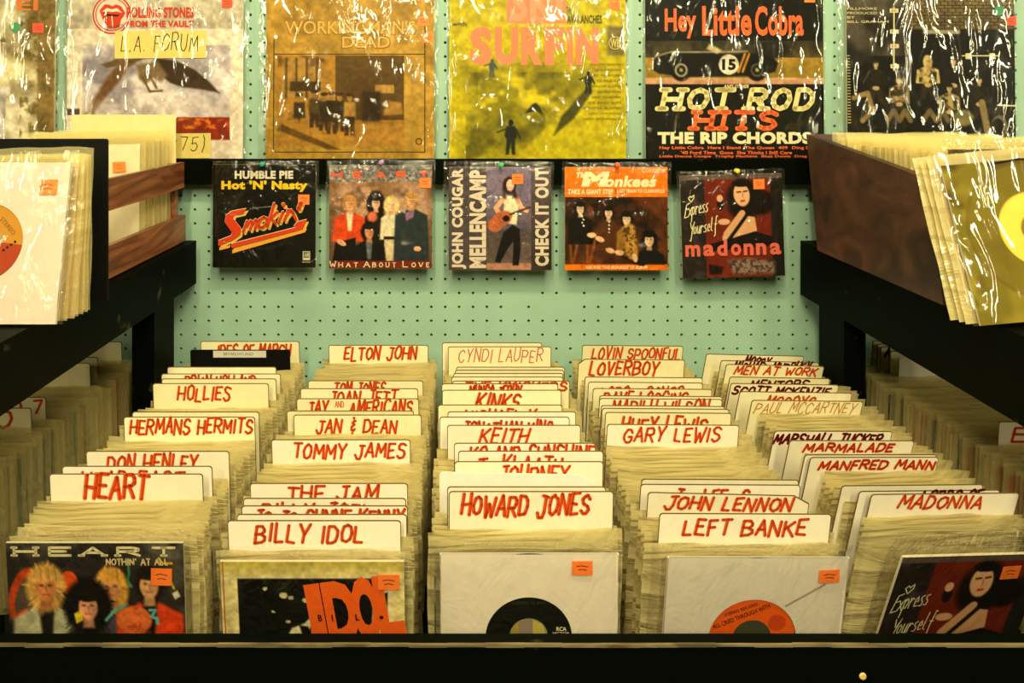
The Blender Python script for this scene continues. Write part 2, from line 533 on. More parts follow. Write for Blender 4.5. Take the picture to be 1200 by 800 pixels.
# cover: a board with the picture on its front; local origin at bottom centre, front at y = -t
class Cover:
    def __init__(s, size, pic, t=0.003, edge=(.8, .75, .6)):
        s.w, s.t = size, t
        s.g = G()
        s.g.box((-size/2, -t, 0), (size/2, 0, size), edge)
        pic.emit(s.g, -size/2, size/2, 0, size, -t-.0002)
        s.k = 0

    def xy(s, u, v):
        return (-s.w/2+u*s.w, s.w*(1-v))

    def lay(s):
        s.k += 1
        return -s.t-.0002-.00008*s.k

    def text(s, txt, u0, v0, u1, v1, col, **kw):
        x0, z1 = s.xy(u0, v0)
        x1, z0 = s.xy(u1, v1)
        print_text(s.g, txt, x0, x1, z0, z1, s.lay(), col, **kw)

    def pen(s, txt, u0, v0, u1, v1, thick, col, **kw):
        x0, z1 = s.xy(u0, v0)
        x1, z0 = s.xy(u1, v1)
        stroke_text(s.g, txt, x0, x1, z0, z1, thick*s.w, s.lay(), col, **kw)

    def poly(s, pts, col):
        q = [s.xy(u, v) for u, v in pts]
        ar = sum(a[0]*b[1]-b[0]*a[1] for a, b in zip(q, q[1:]+q[:1]))
        s.g.flat(q if ar > 0 else q[::-1], s.lay(), col)

    def line(s, pts, wd, col):
        strokes(s.g, [[s.xy(u, v) for u, v in pts]], wd*s.w, s.lay(), col)

    def ring(s, u, v, r, r0, col):
        x, z = s.xy(u, v)
        s.g.disc(x, z, r*s.w, s.lay(), col, r0=r0*s.w)

def sticker(parent, x, z, y, wd=.021, hg=.016, tilt=0.05, mat=None):
    """orange price sticker with two pen lines"""
    g = G()
    c, q = math.cos(tilt), math.sin(tilt)
    R = lambda a, b: (x+a*c-b*q, z+a*q+b*c)
    g.prism([R(-wd/2, -hg/2), R(wd/2, -hg/2), R(wd/2, hg/2), R(-wd/2, hg/2)], y, y+.0002)
    strokes(g, [[R(-wd*.28, hg*.12), R(-wd*.05, hg*.18), R(wd*.28, hg*.1)], [R(-wd*.2, -hg*.12), R(0, -hg*.08), R(wd*.22, -hg*.14)]], .0009, y-.0001, (.2, .02, 0), 1, False)
    return g.build('price_sticker', [mat or M_STICK, M_INK], parent)

def bag_mesh(wd, hg, t, amp, n, seed, mat, y_off=0.0, top=0.6):
    """clear plastic bag round a sleeve: wavy front and back sheets joined at the sides and the bottom"""
    r = np.random.RandomState(seed)
    ph = r.rand(10)*6.28
    g = G()
    idx = {}
    for sgn in (0, 1):
        for j in range(n+1):
            for i in range(n+1):
                u, v = i/n, j/n
                side = min(1, 22*min(u, 1-u))
                bulge = t*side*min(1, .8+3*v)*(1 if v < .93 else 1-(1-top)*(v-.93)/.07)
                wav = amp*side*(math.sin(9*u+ph[0]+5*v)*.5+math.sin(23*u+ph[1]-14*v)*.3+math.sin(31*v+ph[2]+7*u)*.35)
                yy = (-bulge+wav if sgn == 0 else bulge*.5+wav*.6)+y_off
                zz = v*hg+(amp*1.2*math.sin(7*u+ph[3])+amp*.8*math.sin(19*u+ph[4]) if j == n else 0)
                idx[sgn, i, j] = len(g.v)
                g.v.append(((u-.5)*wd+.0008*math.sin(11*v+ph[5]+sgn), yy, zz))
                g.c.append((1, 1, 1))
    for j in range(n):
        for i in range(n):
            a = [idx[0, i, j], idx[0, i+1, j], idx[0, i+1, j+1], idx[0, i, j+1]]
            b = [idx[1, i, j], idx[1, i, j+1], idx[1, i+1, j+1], idx[1, i+1, j]]
            g.f += [tuple(a), tuple(b)]
            g.m += [0, 0]
    def strip(pairs, turn):                      # own vertices, so that the fold at the edge stays crisp
        b = len(g.v)
        for p, q in pairs:
            g.v += [g.v[p], g.v[q]]
            g.c += [(1, 1, 1), (1, 1, 1)]
        for k in range(len(pairs)-1):
            f = (b+2*k, b+2*k+1, b+2*k+3, b+2*k+2)
            g.f.append(f[::-1] if turn else f)
            g.m.append(0)
    strip([(idx[1, 0, j], idx[0, 0, j]) for j in range(n+1)], False)
    strip([(idx[0, n, j], idx[1, n, j]) for j in range(n+1)], False)
    strip([(idx[0, i, 0], idx[1, i, 0]) for i in range(n+1)], False)
    return g

# ------------------------------------------------------------------ the setting
def P(px, py, Y):
    return Vector(((px-550)*Y/1000, Y, H-(py-115)*Y/1000))

YW = 1.53                      # face of the pegboard
def pegboard():
    g = G()
    pitch = .02494
    x0 = (375-550)*YW/1000
    z0 = H-(327-115)*YW/1000
    r, dep = .0026, .005
    rnd = random.Random(4)
    i0, i1, j0, j1 = -40, 68, -13, 26
    K = 8
    for j in range(j0, j1):
        for i in range(i0, i1):
            cx, cz = x0+i*pitch, z0+j*pitch
            h = pitch/2
            px, py = 550+cx/YW*1000, 115+(H-cz)/YW*1000
            fill = .06
            if 300 < px < 400 and 335 < py < 420: fill = .5
            if 590 < px < 700 and 320 < py < 365: fill = .6
            if py > 365: fill = .03
            if rnd.random() < fill:
                g.add([(cx-h, YW, cz-h), (cx+h, YW, cz-h), (cx+h, YW, cz+h), (cx-h, YW, cz+h)], [(0, 1, 2, 3)])
                continue
            sq = [(1, 0), (1, 1), (0, 1), (-1, 1), (-1, 0), (-1, -1), (0, -1), (1, -1)]
            v = [(cx+a*h, YW, cz+b*h) for a, b in sq]
            v += [(cx+r*math.cos(k*math.pi/4), YW, cz+r*math.sin(k*math.pi/4)) for k in range(8)]
            v += [(cx+r*math.cos(k*math.pi/4), YW+dep, cz+r*math.sin(k*math.pi/4)) for k in range(8)]
            f = []
            for k in range(8):
                l = (k+1) % 8
                f += [(k, l, 8+l, 8+k), (8+k, 8+l, 16+l, 16+k)]
            g.add(v, f)
    xa, xb = x0+(i0-.5)*pitch, x0+(i1-.5)*pitch
    za, zb = z0+(j0-.5)*pitch, z0+(j1-.5)*pitch
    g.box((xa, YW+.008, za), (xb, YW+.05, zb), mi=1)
    # board edges
    for (p, q) in (((xa, za), (xb, za)), ((xb, zb), (xa, zb)), ((xa, zb), (xa, za)), ((xb, za), (xb, zb))):
        g.add([(p[0], YW, p[1]), (p[0], YW+.01, p[1]), (q[0], YW+.01, q[1]), (q[0], YW, q[1])], [(0, 1, 2, 3)])
    o = g.build('wall_back', [M_PEG, M_DARK])
    o['kind'] = 'structure'
    tag(o, 'mint green painted pegboard wall behind the record bins', 'wall')
pegboard()

g = G()
g.box((-2.2, -1.2, -.05), (2.2, 2.0, 0))
o = g.build('floor', M_FLOOR)
o['kind'] = 'structure'
tag(o, 'dark floor under the record bins', 'floor')

# ledge the album covers stand on
ZL = H-72*1.505/1000
g = G()
g.box((-1.0, 1.497, ZL-.043), (1.1, YW+.001, ZL))
g.box((-1.0, 1.494, ZL-.043), (1.1, 1.497, ZL+.0015))
tag(g.build('wall_ledge', M_BLACK), 'narrow black ledge across the pegboard with album covers standing on it', 'ledge')

# the bin that holds the rows of singles
BF = .875                      # bin floor height
YL, ZLIP = .795, H-.627*.795
bin_ = thing('record_bin', 'long black wooden record bin holding the rows of singles', 'record bin')
g = G()
g.box((-1.0, YL-.016, .35), (1.1, YL, ZLIP))
g.build('front_panel', M_BLACK, bin_)
g = G()
n = 60
rr = random.Random(8)
for i in range(n):
    xa, xb = -1.0+2.1*i/n, -1.0+2.1*(i+1)/n
    g.box((xa, YL-.0175, ZLIP-.0016+rr.uniform(-.0006, .0006)), (xb, YL-.0145, ZLIP+.0006+rr.uniform(-.0003, .0004)))
g.build('worn_front_edge', M_BARE, bin_)['label'] = 'bare worn wooden front edge'
g = G(); g.box((-1.0, YL, BF-.02), (1.1, YW, BF)); g.build('bin_floor', M_BLACK, bin_)
for sx in (-1.0, 1.085):
    g = G(); g.box((sx, YL, .35), (sx+.015, YW-.001, ZLIP)); g.build('side_panel', M_BLACK, bin_)
for sx in (-.95, 1.0):
    for sy in (YL+.01, YW-.06):
        g = G(); g.box((sx, sy, 0), (sx+.05, sy+.05, .86)); g.build('leg', M_BLACK, bin_)
def screw(px, py):
    p = P(px, py, YL-.0165)
    g = G()
    rings = [(.0034, 0), (.0032, -.0009), (.0022, -.0015), (.0006, -.001)]
    v = [(p.x+r*math.cos(k*math.pi/5), p.y+d, p.z+r*math.sin(k*math.pi/5)) for r, d in rings for k in range(10)]
    f = [(a*10+k, a*10+(k+1) % 10, a*10+10+(k+1) % 10, a*10+10+k) for a in range(3) for k in range(10)]
    g.add(v, f+[tuple(range(30, 40))])
    g.build('screw', M_SCREW, bin_, True)['label'] = 'brass screw head'
screw(1011, 792)

# side shelves over the outer rows
ZS = 1.25
for side, X, xo, yf, yb, zb in ((-1, -.48, -1.0, 1.30, 1.387, 1.1745), (1, .582, 1.1, 1.326, 1.42, 1.155)):
    nm = 'left' if side < 0 else 'right'
    lab = ('black wooden side shelf carrying the slatted crate, over the row of singles' if side < 0 else
           'black wooden side shelf carrying the solid brown crate, over the row of singles')
    sh = thing('side_shelf', lab, 'shelf')
    g = G(); a, b = sorted((X, X+side*.034)); g.box((a, .30, zb), (b, 1.50, ZS)); g.build('rail', M_BLACK, sh)
    g = G(); a, b = sorted((X+side*.034, xo)); g.box((a, .30, ZS-.02), (b, 1.50, ZS)); g.build('shelf_board', M_BLACK, sh)
    g = G(); a, b = sorted((X, X+side*.034)); g.box((a, yf, BF), (b, yb, zb)); g.build('post', M_BLACK, sh)
    g = G(); a, b = sorted((xo, xo-side*.05)); g.box((a, 1.30, BF), (b, 1.40, ZS-.02)); g.build('post', M_BLACK, sh)
    g = G(); g.box((a, .60, 0), (b, .65, ZS-.02)); g.build('post', M_BLACK, sh)

# ------------------------------------------------------------------ rows of singles
R = random.Random(21)
CREAM = (.95, .915, .79)
ROWS = {
 1: dict(nm='leftmost full row', x=-.376, D=.414, lean=5, roll=0, yaw=0, Yf=.856),
 2: dict(nm='second full row', x=-.152, D=.414, lean=8, roll=0, yaw=0, Yf=.822),
 3: dict(nm='middle row', x=.056, D=.401, lean=6, roll=0, yaw=0, Yf=.838),
 4: dict(nm='fourth full row', x=.270, D=.411, lean=10, roll=1.0, yaw=1.5, Yf=.826),
 5: dict(nm='rightmost full row', x=.492, D=.414, lean=12, roll=4.5, yaw=11, Yf=.862),
 0: dict(nm='row under left shelf', x=-.655, D=.414, lean=3, roll=0, yaw=0, Yf=.93),
 6: dict(nm='row under right shelf', x=.74, D=.414, lean=5, roll=0, yaw=0, Yf=.93),
}
# xl, xr, y left, y right, writing, its box in the photo, style, what the writing looks like
CARDS = {
 1: [
  (235, 351, 398, 401, 'IDES OF MARCH', (254, 341, 404, 418), 'r', 'half hidden red words'),
  (223, 340, 408, 411, 'BRYAN HYLAND', (262, 297, 410.5, 415.5), 'black', 'a white label strip'),
  (196, 324, 428, 431, '', None, 'r', 'no visible writing'),
  (189, 329, 436, 439, 'BRIAN HOLLAND', (216, 300, 440, 454), 'r', 'red letter tips'),
  (189.5, 324, 441.5, 445, '', None, 'r', 'no visible writing'),
  (179, 315, 448, 449.5, 'HOLLIES', (208, 271, 453, 469), 'r', 'one seven-letter red word'),
  (155, 304, 481, 483, '', None, 'r', 'no visible writing'),
  (145, 299, 487, 489, 'HERMANS HERMITS', (152, 297, 491, 508), 'r', 'two long red words'),
  (101, 269, 527, 529, 'DON HENLEY', (125, 232, 533, 552), 'r', 'two half-hidden red words'),
  (73, 249, 545, 546, 'HEAD EAST', (95, 216, 552.5, 570), 'r', 'red letter tips'),
  (58, 238, 554, 555, 'HEART', (98, 174, 558, 586), 'r', 'one five-letter red word'),
 ],
 2: [
  (385, 502, 404, 404, 'ELTON JOHN', (403, 489, 407, 422), 'r', 'two short red words'),
  (361, 496, 445, 446, 'TOM JONES', (391, 452, 448, 462), 'r', 'red letter tips'),
  (352, 490, 454.5, 455, 'JOAN JETT', (385, 466, 458, 474), 'r', 'two half-hidden red words'),
  (347.5, 491, 466, 467, 'JAY    AMERICANS', (359, 484, 470, 486), 'r', 'long cramped red writing'),
  (336, 485, 480.5, 481, '', None, 'r', 'no visible writing'),
  (344, 494, 486, 485, 'JAN & DEAN', (370, 466, 492, 508), 'r', 'two joined red words'),
  (318, 481, 514, 515, 'TOMMY JAMES', (343, 476, 520, 537), 'r', 'two five-letter red words'),
  (293, 478, 565, 566, 'THE JAM', (336, 444, 569, 587), 'r', 'two three-letter red words'),
  (285, 476, 583, 583, 'BILLY JOEL', (306, 436, 589.5, 607), 'r', 'red letter tips'),
  (283, 478, 591.5, 592, 'JO JO GUNNE KENNY', (297, 474, 598.5, 615), 'r', 'many red letter tips'),
  (277.5, 477, 601.5, 602, '', None, 'r', 'no visible writing'),
  (266.5, 470, 609, 609, 'BILLY IDOL', (298, 427, 615, 636), 'r', 'five and four letter red words'),
 ],
 3: [
  (518, 635, 401, 401, '', None, 'r', 'no visible writing'),
  (525, 646, 407, 404.5, 'CYNDI LAUPER', (537, 637, 409, 424), 'pale', 'two faded pink words'),
  (534.5, 662, 429.5, 429.5, '', None, 'r', 'no visible writing'),
  (533, 661, 433, 433, '', None, 'r', 'no visible writing'),
  (531, 660, 437, 437, '', None, 'r', 'no visible writing'),
  (529, 660, 441, 441, '', None, 'r', 'no visible writing'),
  (530, 667.5, 445.5, 446, 'THE KNICKERS', (545, 665, 447.5, 458), 'r', 'two red end letters showing'),
  (517.5, 654, 449, 449, 'MUNGO JERRY', (549, 611, 451.5, 468), 'r', 'small red letter tips'),
  (518, 658, 457, 456, 'KINKS', (556, 611, 462, 481), 'r', 'five-letter red word half hidden'),
  (513, 659, 473.5, 474, 'MICHAEL K', (543, 629, 480, 496), 'r', 'red letter tips'),
  (524.5, 675, 481.5, 482, '', None, 'r', 'no visible writing'),
  (515, 667.5, 488, 488, 'JONATHAN KING', (541, 648, 494, 512), 'r', 'two half-hidden red words'),
  (524, 680.5, 497.5, 497.5, 'KEITH', (561, 621, 502, 520), 'r', 'one slanting five-letter red word'),
  (532, 698, 519, 518, 'KC AND SUNSHINE', (550, 697, 523, 541), 'r', 'tops of small red words'),
  (537, 707, 528, 527.5, 'T  KLAATU', (560, 660, 536, 554), 'r', 'red specks of letters'),
  (532.5, 707, 540, 540, 'JOURNEY', (584, 667, 546, 565), 'r', 'one spread red word'),
  (515, 697.5, 550, 555, '', None, 'white', 'blank face and torn corner'),
  (524, 710, 569, 570, '', None, 'r', 'no visible writing'),
  (526, 719, 575, 575, 'HOWARD JONES', (540, 692, 581, 605), 'r', 'bold six and five letter red words'),
 ],
 4: [
  (682, 801, 405, 404, 'LOVIN SPOONFUL', (694, 799, 408, 421), 'r', 'two crowded red words'),
  (677.5, 803, 421, 420.5, 'LOVERBOY', (691, 773, 423.5, 440), 'r', 'one bold eight-letter red word'),
  (685, 824, 441, 442, '', None, 'r', 'no visible writing'),
  (689, 824, 447, 448, 'LOBO   SONGS', (704, 802, 453.5, 466), 'r', 'red letter tips'),
  (694.5, 835, 456, 454, 'DAVE LOGGINS', (707, 807, 460, 476), 'r', 'two half-hidden red words'),
  (702, 847, 464, 463, '', None, 'r', 'no visible writing'),
  (702, 847, 467.5, 466, 'MARILU WILSON', (717, 832, 469, 485), 'r', 'two crowded half-hidden red words'),
  (704, 850, 476, 474, '', None, 'r', 'no visible writing'),
  (705, 855, 479.5, 477, '', None, 'r', 'no visible writing'),
  (709, 858, 485, 481, 'HUEY LEWIS', (728, 831, 489, 508), 'r', 'two half-hidden red words'),
  (711, 867, 498, 496, 'GARY LEWIS', (731, 846, 502, 519), 'r', 'bold four-letter and five-letter words'),
  (751, 937, 562, 560, '', None, 'r', 'no visible writing'),
  (750, 939, 568, 566, 'J   LEE  S', (790, 880, 573.5, 590), 'r', 'red letter tips'),
  (758.5, 950, 575, 578, 'JOHN LENNON', (778, 932, 582.5, 599), 'r', 'slanting red words'),
  (772, 975.5, 602, 600, 'LEFT BANKE', (801, 948, 610, 629), 'r', 'four and five letter red words'),
 ],
 5: [
  (824, 947, 417, 414, 'MOODY', (871, 906, 418.5, 432), 'dark', 'tips of letters'),
  (841, 965, 425, 421, 'MICHAEL MURPHEY', (856, 955, 424.5, 438), 'dark', 'tips of small letters'),
  (847, 971, 430, 425, 'MEN AT WORK', (858, 964, 430, 440), 'r', 'three bright red words'),
  (851, 978, 444, 440, 'MENTORS', (877, 952, 445.5, 456), 'dark', 'tops of dark letters'),
  (852, 989, 452, 447, 'SCOTT MCKENZIE', (855, 980, 453.5, 464), 'dark', 'dark red looping words'),
  (862, 1005, 461, 457, 'MCCOYS', (896, 960, 465, 478), 'r', 'tops of small red letters'),
  (876, 1018, 471, 467, 'PAUL MCCARTNEY', (881, 1011, 471.5, 485), 'faded', 'two faded tan words'),
  (902, 1053, 507, 502, 'MARSHALL TUCKER', (903, 1042, 509, 521), 'dark', 'two long dark red words'),
  (919, 1079.5, 517, 514, 'MARMALADE', (938, 1055, 520, 530), 'orange', 'one nine-letter orange word'),
  (936, 1107, 533.5, 530.5, '', None, 'r', 'no visible writing'),
  (942.6, 1109, 537, 533, 'MANFRED MANN', (955, 1107, 539.5, 550.5), 'orange', 'two orange words'),
  (978, 1163, 571, 564, '', None, 'r', 'no visible writing'),
  (998, 1183, 577, 571, 'LORDS OF', (1078, 1160, 574, 590), 'dark', 'tips of dark letters'),
  (1011.5, 1207, 582, 573, 'MADONNA', (1048, 1161, 582, 597), 'r', 'one seven-letter red word'),
 ],
 0: [
  (24, 143, 400, 400, '', None, 'r', 'no visible writing'),
  (-16, 115, 418, 418, '', None, 'r', 'no visible writing'),
  (-25, 106, 425, 425, '', None, 'r', 'no visible writing'),
  (-93, 54, 465, 465, 'BAND 7', (-30, 50, 470, 486), 'r', 'red end stroke'),
  (-115, 37, 477, 478, 'DISCO', (-90, 14, 483, 503), 'r', 'round red end letter'),
 ],
 6: [
  (1022, 1140, 399, 399, '', None, 'r', 'no visible writing'),
  (1028, 1146, 402.5, 402.5, '', None, 'r', 'no visible writing'),
  (1032, 1152, 406, 406, 'A.', (1037, 1048, 408, 418), 'ink', 'a black capital letter'),
  (1043, 1164, 411, 411, '', None, 'r', 'no visible writing'),
  (1054, 1180, 418, 418, '', None, 'white', 'a bright blank face'),
  (1170, 1325, 494, 493, 'ECHO', (1187, 1290, 500, 518), 'r', 'red word start'),
 ],
}
INKS = {'r': [(.88, .42, .15), (.78, .25, .08)], 'dark': [(.5, .12, .05), (.34, .04, .03)], 'pale': [(.86, .52, .36), (.8, .4, .28)],
        'faded': [(.82, .62, .3), (.75, .5, .22)], 'orange': [(.82, .32, .06), (.7, .18, .04)], 'ink': [(.08, .07, .05), (.08, .07, .05)]}

ORD = ['front', 'second', 'third', 'fourth', 'fifth', 'sixth', 'seventh', 'eighth', 'ninth', 'tenth', 'eleventh', 'twelfth', 'thirteenth',
       'fourteenth', 'fifteenth', 'sixteenth', 'seventeenth', 'eighteenth', 'nineteenth', 'twentieth']

def rot_of(row, dl=0):
    return (math.radians(row['lean']+dl), math.radians(row['roll']), math.radians(row['yaw']))

def rounded(x0, x1, z0, z1, r, cut=None):
    pts = [(x0, z0), (x1, z0)]
    if cut == 'r':
        pts += [(x1, z1-.012), (x1-.016, z1-.003)]
    else:
        pts += [(x1-r+r*math.cos(a), z1-r+r*math.sin(a)) for a in (0, .52, 1.05, 1.57)]
    if cut == 'l':
        pts += [(x0+.010, z1), (x0, z1-.008)]
    else:
        pts += [(x0+r-r*math.sin(a), z1-r+r*math.cos(a)) for a in (0, .52, 1.05, 1.57)]
    return pts

def card(ri, c, Y, label):
    row = ROWS[ri]
    xl, xr, yl, yr, txt, box, sty, desc = c
    ym = (yl+yr)/2
    T = P((xl+xr)/2, ym, Y)
    eu = Euler(rot_of(row), 'XYZ')
    M = eu.to_matrix()
    up = M @ Vector((0, 0, 1))
    wd = (xr-xl)*Y/1000/math.cos(eu.z)
    h = (T.z-BF-.001-wd/2*abs(math.sin(eu.y)))/up.z
    B = T-up*h
    g = G()
    z1 = h
    t = .0008
    base = CREAM
    if sty == 'white': base = (.95, .93, .84)
    if sty == 'black': base = (.05, .05, .04)
    v = R.uniform(-.03, .03)
    if sty not in ('white', 'black'): base = (base[0]+v, base[1]+v, base[2]+v*1.5-(.08 if Y > 1.1 else 0))
    cut = 'r' if (sty == 'white' and ri == 3) or txt == 'JOHN LENNON' else 'l' if txt == 'LOVERBOY' else None
    g.prism(rounded(-wd/2, wd/2, 0, z1, .0035, cut), -t, 0, base if sty in ('white', 'black') else (.42, .34, .16))
    e = .0009*(.6+.4*Y)
    g.flat(rounded(-wd/2+e, wd/2-e, 0, z1-e, .003, cut), -t-.00012, base)
    s = Y/1000
    if box:
        x0, x1, y0, y1 = box
        k = 1/math.cos(eu.z)
        u0, u1 = (x0-(xl+xr)/2)*s*k, (x1-(xl+xr)/2)*s*k
        # heights measured from the top edge at the writing's own place
        xm = (x0+x1)/2
        ytop = yl+(yr-yl)*(xm-xl)/(xr-xl)
        w1, w0 = z1-(y0-ytop)*s, z1-(y1-ytop)*s
        if sty == 'black':
            strip = G()
            strip.prism([(-wd*.27, z1-.013), (wd*.26, z1-.013), (wd*.26, z1-.0015), (-wd*.27, z1-.0015)], -t-.0003, -t, (.82, .8, .72))
            print_text(strip, txt, u0, u1, z1-.0095, z1-.0045, -t-.0004, (.35, .3, .25))
        else:
            inks = INKS[sty]
            sl = .28 if ri == 5 or txt in ('JOHN LENNON', 'KEITH', 'KINKS') else .14
            th = max(.0034, min(.0050, (w1-w0)*.185))
            if sty in ('pale', 'faded'): th *= .5
            u1b = u1-sl*(w1-w0)*.8
            thick = [(inks[0], th, 0), (inks[1], th*.6, th*.16)]
            sd = R.random()
            for kk, (ic, tt, off) in enumerate(thick):
                rg = random.Random(int(sd*1e6))
                stroke_text(g, txt, u0+off, u1b+off, w0+off*.5, w1+off*.5, tt, -t-.0003-.0002*kk, ic, slant=sl, rng=rg, jit=.09, gap=.34)
            if txt.startswith('JAY  '):
                um = u0+(u1-u0)*.27
                stroke_text(g, 'AND', um, um+.012, (w0+w1)/2+.001, w1, .0012, -t-.0003, inks[0])
    o = g.build('divider_card', M_PRINT)
    if sty == 'black':
        strip.build('name_strip', M_PRINT, o)['label'] = 'white paper name strip'
    o.location = B
    o.rotation_euler = eu
    tag(o, label, 'divider card', 'divider cards in the '+row['nm'])

# shared meshes of a bagged single
BAGS = []
for k in range(7):
    gb = bag_mesh(.19+.0015*(k % 3), .182+.0025*(k % 4), 0.0024, .0009, 12, 50+k, M_MILKY)
    ob = gb.build('plastic_bag', M_MILKY, None, True)
    BAGS.append(ob.data)
    bpy.data.objects.remove(ob)
SLEEVES = []
tones = [(.86, .82, .68), (.8, .72, .5), (.7, .55, .3), (.9, .87, .78), (.25, .2, .13), (.75, .68, .5), (.6, .42, .2), (.12, .13, .1), (.84, .76, .52), (.55, .5, .32), (.66, .22, .1), (.3, .34, .3)]
for k, tn in enumerate(tones):
    gs = G()
    n = 10
    # front and back sheets joined at sides and bottom, bowed top edge with the disc's rim between them
    top = [(-.0885+.177*i/n, .1705+.0012*math.sin(math.pi*i/n)*((k % 3)-1)) for i in range(n+1)]
    out = [(-.0885, 0), (.0885, 0)]+top[::-1]
    gs.prism(out, -.0011, -.0004, tn)
    gs.prism(out, .0004, .0011, tn)
    gs.box((-.0885, -.0004, 0), (-.0875, .0004, .170), tn)
    gs.box((.0875, -.0004, 0), (.0885, .0004, .170), tn)
    gs.prism([(.0853*math.cos(2*math.pi*i/36), .0855+.0853*math.sin(2*math.pi*i/36)) for i in range(36)], -.0003, .0003, (.03, .03, .03))
    os_ = gs.build('paper_sleeve', M_PRINT)
    SLEEVES.append(os_.data)
    bpy.data.objects.remove(os_)

def child(name, me, parent):
    o = bpy.data.objects.new(name, me)
    COL.objects.link(o)
    o.parent = parent
    return o

def bagged(loc, eu, label, group, tone=None, clear=False):
    t = thing('bagged_single', label, 'record', group, loc, eu)
    child('paper_sleeve', SLEEVES[tone if tone is not None else R.choice([0, 1, 1, 2, 2, 3, 4, 5, 5, 6, 7, 8, 8, 9, 9, 10, 11])], t)
    b = child('plastic_bag', R.choice(BAGS), t)
    if clear:
        b.material_slots[0].link = 'OBJECT'
        b.material_slots[0].material = M_SIDEBAG
    return t

PITCH = .0128
n_single = 0
for ri, row in ROWS.items():
    cs = sorted(CARDS[ri], key=lambda c: -(c[2]+c[3]))           # front first
    Ys, offs, last = [], [], 0
    tanw = math.tan(math.radians(row['yaw']))
    for c in cs:
        Y = row['D']/((c[2]+c[3])/2-115)*1000
        off = tanw*(((c[0]+c[1])/2-550)*Y/1000-row['x'])
        Y = max(Y, last+.0034+off)
        Ys.append(Y)
        last = Y-off
        offs.append(off)
    for i, (c, Y) in enumerate(zip(cs, Ys)):
        pos = ORD[i]+' from front' if i else 'front card'
        tone = 'black' if c[6] == 'black' else 'white' if c[6] == 'white' else 'cream'
        card(ri, c, Y, f"{tone} divider card with {c[7]}, {pos} of {row['nm']}")
    # singles in the gaps
    marks = [(row['Yf'], None)]+[(y-f, c) for y, f, c in zip(Ys, offs, cs)]
    marks.append((1.452 if ri not in (5,) else 1.43, None))
    for i in range(len(marks)-1):
        ya, yb = marks[i][0], marks[i+1][0]
        front_is_record = (i == 0)
        gap = yb-ya
        k = int((gap-.001)/PITCH) if front_is_record else int((gap+.001)/PITCH)
        if not front_is_record and gap > .0105 and k == 0:
            k = 1
        if k <= 0:
            continue
        # depth places: fronts of cards at ya, next card at yb
        if i == 0:
            lab = f"bagged single between the front record and front divider of the {row['nm']}" if ri not in (0, 6) else f"bagged single in front of the front divider of the {row['nm']}"
        elif i == len(marks)-2:
            lab = f"bagged single behind the rearmost divider of the {row['nm']}"
        else:
            a, b = ORD[i-1], ORD[i]
            lab = f"bagged single between {a} and {b} dividers from front, {row['nm']}"
        for q in range(k):
            y = ya+gap*(q+1)/(k+1)
            if ri in (0, 6) and i == 0 and q == 0 and False:
                continue
            eu = Euler(rot_of(row, R.uniform(-.35, .35)), 'XYZ')
            M = eu.to_matrix()
            up = M @ Vector((0, 0, 1))
            xc = row['x']+R.uniform(-.004, .004)
            if ri == 5: xc -= (y-.87)*.015-.004
            y += tanw*(xc-row['x'])
            hz = .095*abs(math.sin(eu.y))+.002
            T = Vector((xc, y+.002, 0))
            loc = T-up*.21
            loc.z = BF+hz
            t = bagged(loc, eu, lab, lab.replace('bagged single', 'bagged singles'), R.choice([2, 4, 6, 7, 9, 10, 11, 1, 5]) if ri in (0, 6) else None, ri in (0, 6))
            if ri == 1:
                t.scale.z = .965
            elif y > 1.3:
                t.scale.z = .96
            n_single += 1
print('singles in rows', n_single)
# ------------------------------------------------------------------ the front record of each row
SKIN = (.86, .66, .5)
def clear_bag(parent, wd, hg, t, seed, mat=None, n=16, amp=.0009):
    return bag_mesh(wd, hg, t, amp, n, seed, mat or M_CLEAR45, 0.0, .5).build('plastic_bag', mat or M_CLEAR45, parent, True)

def front(ri, label, dx=0.0, dl=0.0, bagw=.191, bagh=.19, dy=0.0):
    row = ROWS[ri]
    eu = Euler(rot_of(row, dl), 'XYZ')
    up = eu.to_matrix() @ Vector((0, 0, 1))
    T = Vector((row['x']+dx, row['Yf']+dy, 0))
    loc = T-up*.21
    loc.z = BF+.095*abs(math.sin(eu.y))+.002
    t = thing('bagged_single', label, 'record', 'front records of the rows', loc, eu)
    clear_bag(t, bagw, bagh, .0068, 200+ri, amp=.0006)
    return t

# row 1: dark group portrait with wide serif lettering
p = Pic(150, (.16, .14, .11))
p.cloud(5, (.34, .31, .25), .45, .8, 3)
p.cloud(6, (.1, .08, .1), .5, .8, 7)
p.ell(.08, .3, .07, .16, (.78, .25, .08), a=.9, rot=.3)
p.ell(.1, .32, .055, .13, (.3, .26, .2), a=1, rot=.3)
p.poly([(.05, .42), (.11, .38), (.08, .5), (.05, .55)], (.78, .25, .08))
p.ell(.345, .245, .055, .08, (.85, .3, .08))
p.person(.585, .255, .088, (.84, .6, .22), (.86, .58, .33), (.25, .24, .27), big=1.15, long=.5, width=1.1)
p.person(.8, .24, .085, (.1, .06, .04), (.86, .62, .4), (.83, .24, .07), big=1.0, width=1.3, shirt=(.06, .05, .05))
p.person(.215, .25, .092, (.8, .6, .28), (.84, .52, .28), (.68, .66, .5), big=1.3, long=.2, width=1.2, shirt=(.08, .07, .06))
p.person(.45, .37, .085, (.04, .03, .03), (.9, .6, .42), (.16, .14, .12), big=1.7, long=.1, width=1.0)
p.ell(.71, .46, .1, .085, (.83, .4, .17))
p.cloud(22, (.6, .2, .08), .5, .8, 12, (.62, .38, .8, .54), .7)
p.line([(.62, .1), (.685, .11), (.69, .18), (.68, .22), (.7, .26)], .012, (.2, .5, .35))
